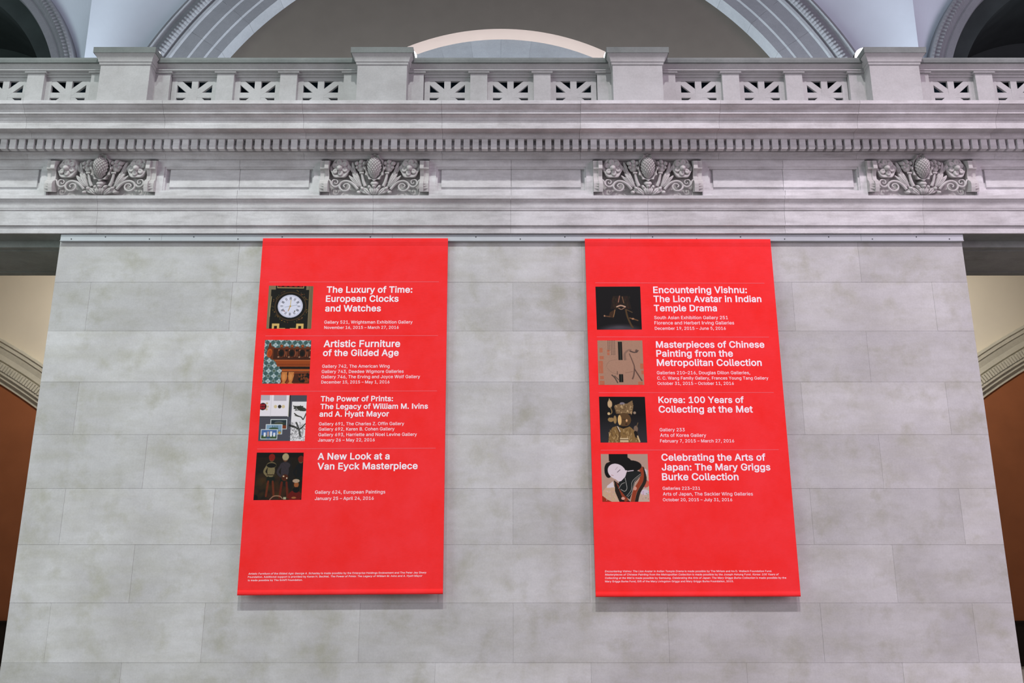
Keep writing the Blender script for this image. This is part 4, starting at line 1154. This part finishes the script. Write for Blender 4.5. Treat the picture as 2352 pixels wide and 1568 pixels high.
def make_banner(D, label):
    TL, TR, BR, BL = [np.array(q, float) for q in D['c']]
    root = empty('exhibition_banner', bpt(*((TL+TR)/2)), label, 'banner', 'pair of red banners on the stone pier')
    def q(u, v, off=0): 
        p = (TL*(1-u) + TR*u)*(1-v) + (BL*(1-u) + BR*u)*v
        return bpt(p[0], p[1], off)
    made = []
    # cloth
    b = MB(); nu, nv = 20, 40
    v0, v1 = .018, .988
    front = [[q(i/nu, v0 + (v1-v0)*j/nv, 0) for i in range(nu+1)] for j in range(nv+1)]
    back = [[q(i/nu, v0 + (v1-v0)*j/nv, -.003) for i in range(nu+1)] for j in range(nv+1)]
    b.grid(front); b.grid(back)
    def edge(a, c): b.grid([a, c])
    edge(front[0], back[0]); edge(front[-1], back[-1]); edge([r[0] for r in front], [r[0] for r in back]); edge([r[-1] for r in front], [r[-1] for r in back])
    made.append(b.obj('cloth', M['red']))
    # top pocket over the rail and bottom pocket with its batten
    b = MB()
    prof = [(0.0, -.012), (0.0, .004), (.003, .010), (.010, .0095), (.0165, .004), (.020, .001), (.020, -.003)]
    b.grid([[q(i/nu, v, o_) for i in range(nu+1)] for v, o_ in prof])
    for i in (0, 1):
        n0 = len(b.v); b.v += [q(i, v, o_) for v, o_ in prof]; b.face(range(n0, n0 + len(prof)))
    made.append(b.obj('top_hem', M['red'], smooth=False))
    b = MB()
    prof = [(.986, -.003), (.986, .0), (.988, .009), (.992, .017), (.996, .019), (.999, .016), (1.0005, .008), (1.0005, -.006), (.997, -.010), (.99, -.008)]
    b.grid([[q(i/nu, v, o_) for i in range(nu+1)] for v, o_ in prof])
    for i in (0, 1):
        n0 = len(b.v); b.v += [q(i, v, o_) for v, o_ in prof]; b.face(range(n0, n0 + len(prof)))
    made.append(b.obj('bottom_hem', M['red'], smooth=True))
    # hooks that hold the top to the rail
    for o in made: o.parent = root; o.location = -root.location
    for xl, xr, ya, yb in D['rules']:
        b = MB(); b.add([bpt(xl, ya-.65, .001), bpt(xr, yb-.65, .001), bpt(xr, yb+.65, .001), bpt(xl, ya+.65, .001)], [(0, 1, 2, 3)])
        o = b.obj('divider_line', M['rule'], root); o.location = -root.location
    for heads, dets in D['items']:
        for nm, lst, cap, bold, res in (('title_line', heads, H, 2, 4), ('details_line', dets, S_, 1, 3)):
            for t, xl, xr, yb in lst:
                b = MB()
                sl = D['sl']*(yb - 540)/800
                cp = cap*(1 + (yb - 700)*.00004)
                line_geo(b, [(t, 0)], xl, xr, yb, cp, sl, bold, res)
                o = b.obj(nm, M['ink'], root); o.location = -root.location
    for segs, xl, xr, yb in D['credits']:
        b = MB()
        line_geo(b, segs, xl, xr, yb, 0.92, D['sl']*(yb-540)/800, 1, 2)
        o = b.obj('credit_line', M['ink'], root); o.location = -root.location
    for fn, quad, lab in D['pics']: picture(root, fn(), quad, lab)
    return root
make_banner(LEFT, 'left red fabric banner, its topmost picture a clock with a white dial')
make_banner(RIGHT, 'right red fabric banner, its lowest picture a pale face with black hair')

# ------------------------------------------------------------ light
def area(name, loc, target, size, power, col, shape='DISK'):
    l = bpy.data.lights.new(name, 'AREA'); l.shape = shape; l.size = size; l.energy = power; l.color = col
    o = bpy.data.objects.new(name, l); COL.objects.link(o); o.location = loc
    o.rotation_euler = (Vector(target) - Vector(loc)).to_track_quat('-Z', 'Y').to_euler()
    return o
def spot(name, loc, target, power, col, half, blend, radius):
    l = bpy.data.lights.new(name, 'SPOT'); l.energy = power; l.color = col; l.spot_size = math.radians(half*2); l.spot_blend = blend; l.shadow_soft_size = radius
    o = bpy.data.objects.new(name, l); COL.objects.link(o); o.location = loc
    o.rotation_euler = (Vector(target) - Vector(loc)).to_track_quat('-Z', 'Y').to_euler()
spot('hall_spotlight', (0, -22, 32), (0, 0, 3.6), 17500, (1.0, 0.99, 0.975), 16.6, 0.12, 0.5)
spot('hall_spotlight', (-7, -22, 32), (-7.5, 0, 4.2), 8000, (0.84, 1.0, 0.93), 15.5, 0.75, 0.5)
spot('hall_spotlight', (7, -22, 32), (7.5, 0, 4.2), 9600, (1.0, 0.76, 0.93), 15.5, 0.75, 0.5)
area('hall_fill_left', (-20, -14, 9), (-3, 0, 5), 12, 1150, (0.84, 1.0, 0.94))  # added greenish fill light out of view; no window stands here
area('hall_fill_right', (20, -14, 9), (3, 0, 5), 12, 1300, (1.0, 0.78, 0.94))  # pinkish counterpart, also an added fill rather than a window
up = area('gallery_uplight', (0, 4.1, ZT + .25), (0, 5.2, 15), .5, 920, (0.88, 0.95, 1.0), 'RECTANGLE')
up.data.size = 17; up.data.size_y = .5
for s in (-1, 1):
    area('vestibule_lamp', (s*7.2, 3.4, 7.5), (s*9.0, 6, 5.0), .6, 105, (1.0, 0.94, 0.84))
w = bpy.data.worlds.new('world'); SC.world = w; w.use_nodes = True
bg = w.node_tree.nodes['Background']; bg.inputs['Color'].default_value = (0.84, 0.80, 0.97, 1); bg.inputs['Strength'].default_value = 0.225

cam = bpy.data.cameras.new('camera'); co = bpy.data.objects.new('camera', cam); COL.objects.link(co)
co.location = (0, -DCAM, HCAM); co.rotation_euler = (math.pi/2 + TH, 0, 0)
cam.sensor_fit = 'HORIZONTAL'; cam.sensor_width = 36; cam.lens = F_PX*36/2352
cam.clip_end = 200
SC.camera = co
SC.view_settings.view_transform = 'Standard'; SC.view_settings.look = 'None'; SC.view_settings.gamma = 1
SC.view_settings.use_curve_mapping = False; SC.view_settings.exposure = 0.33
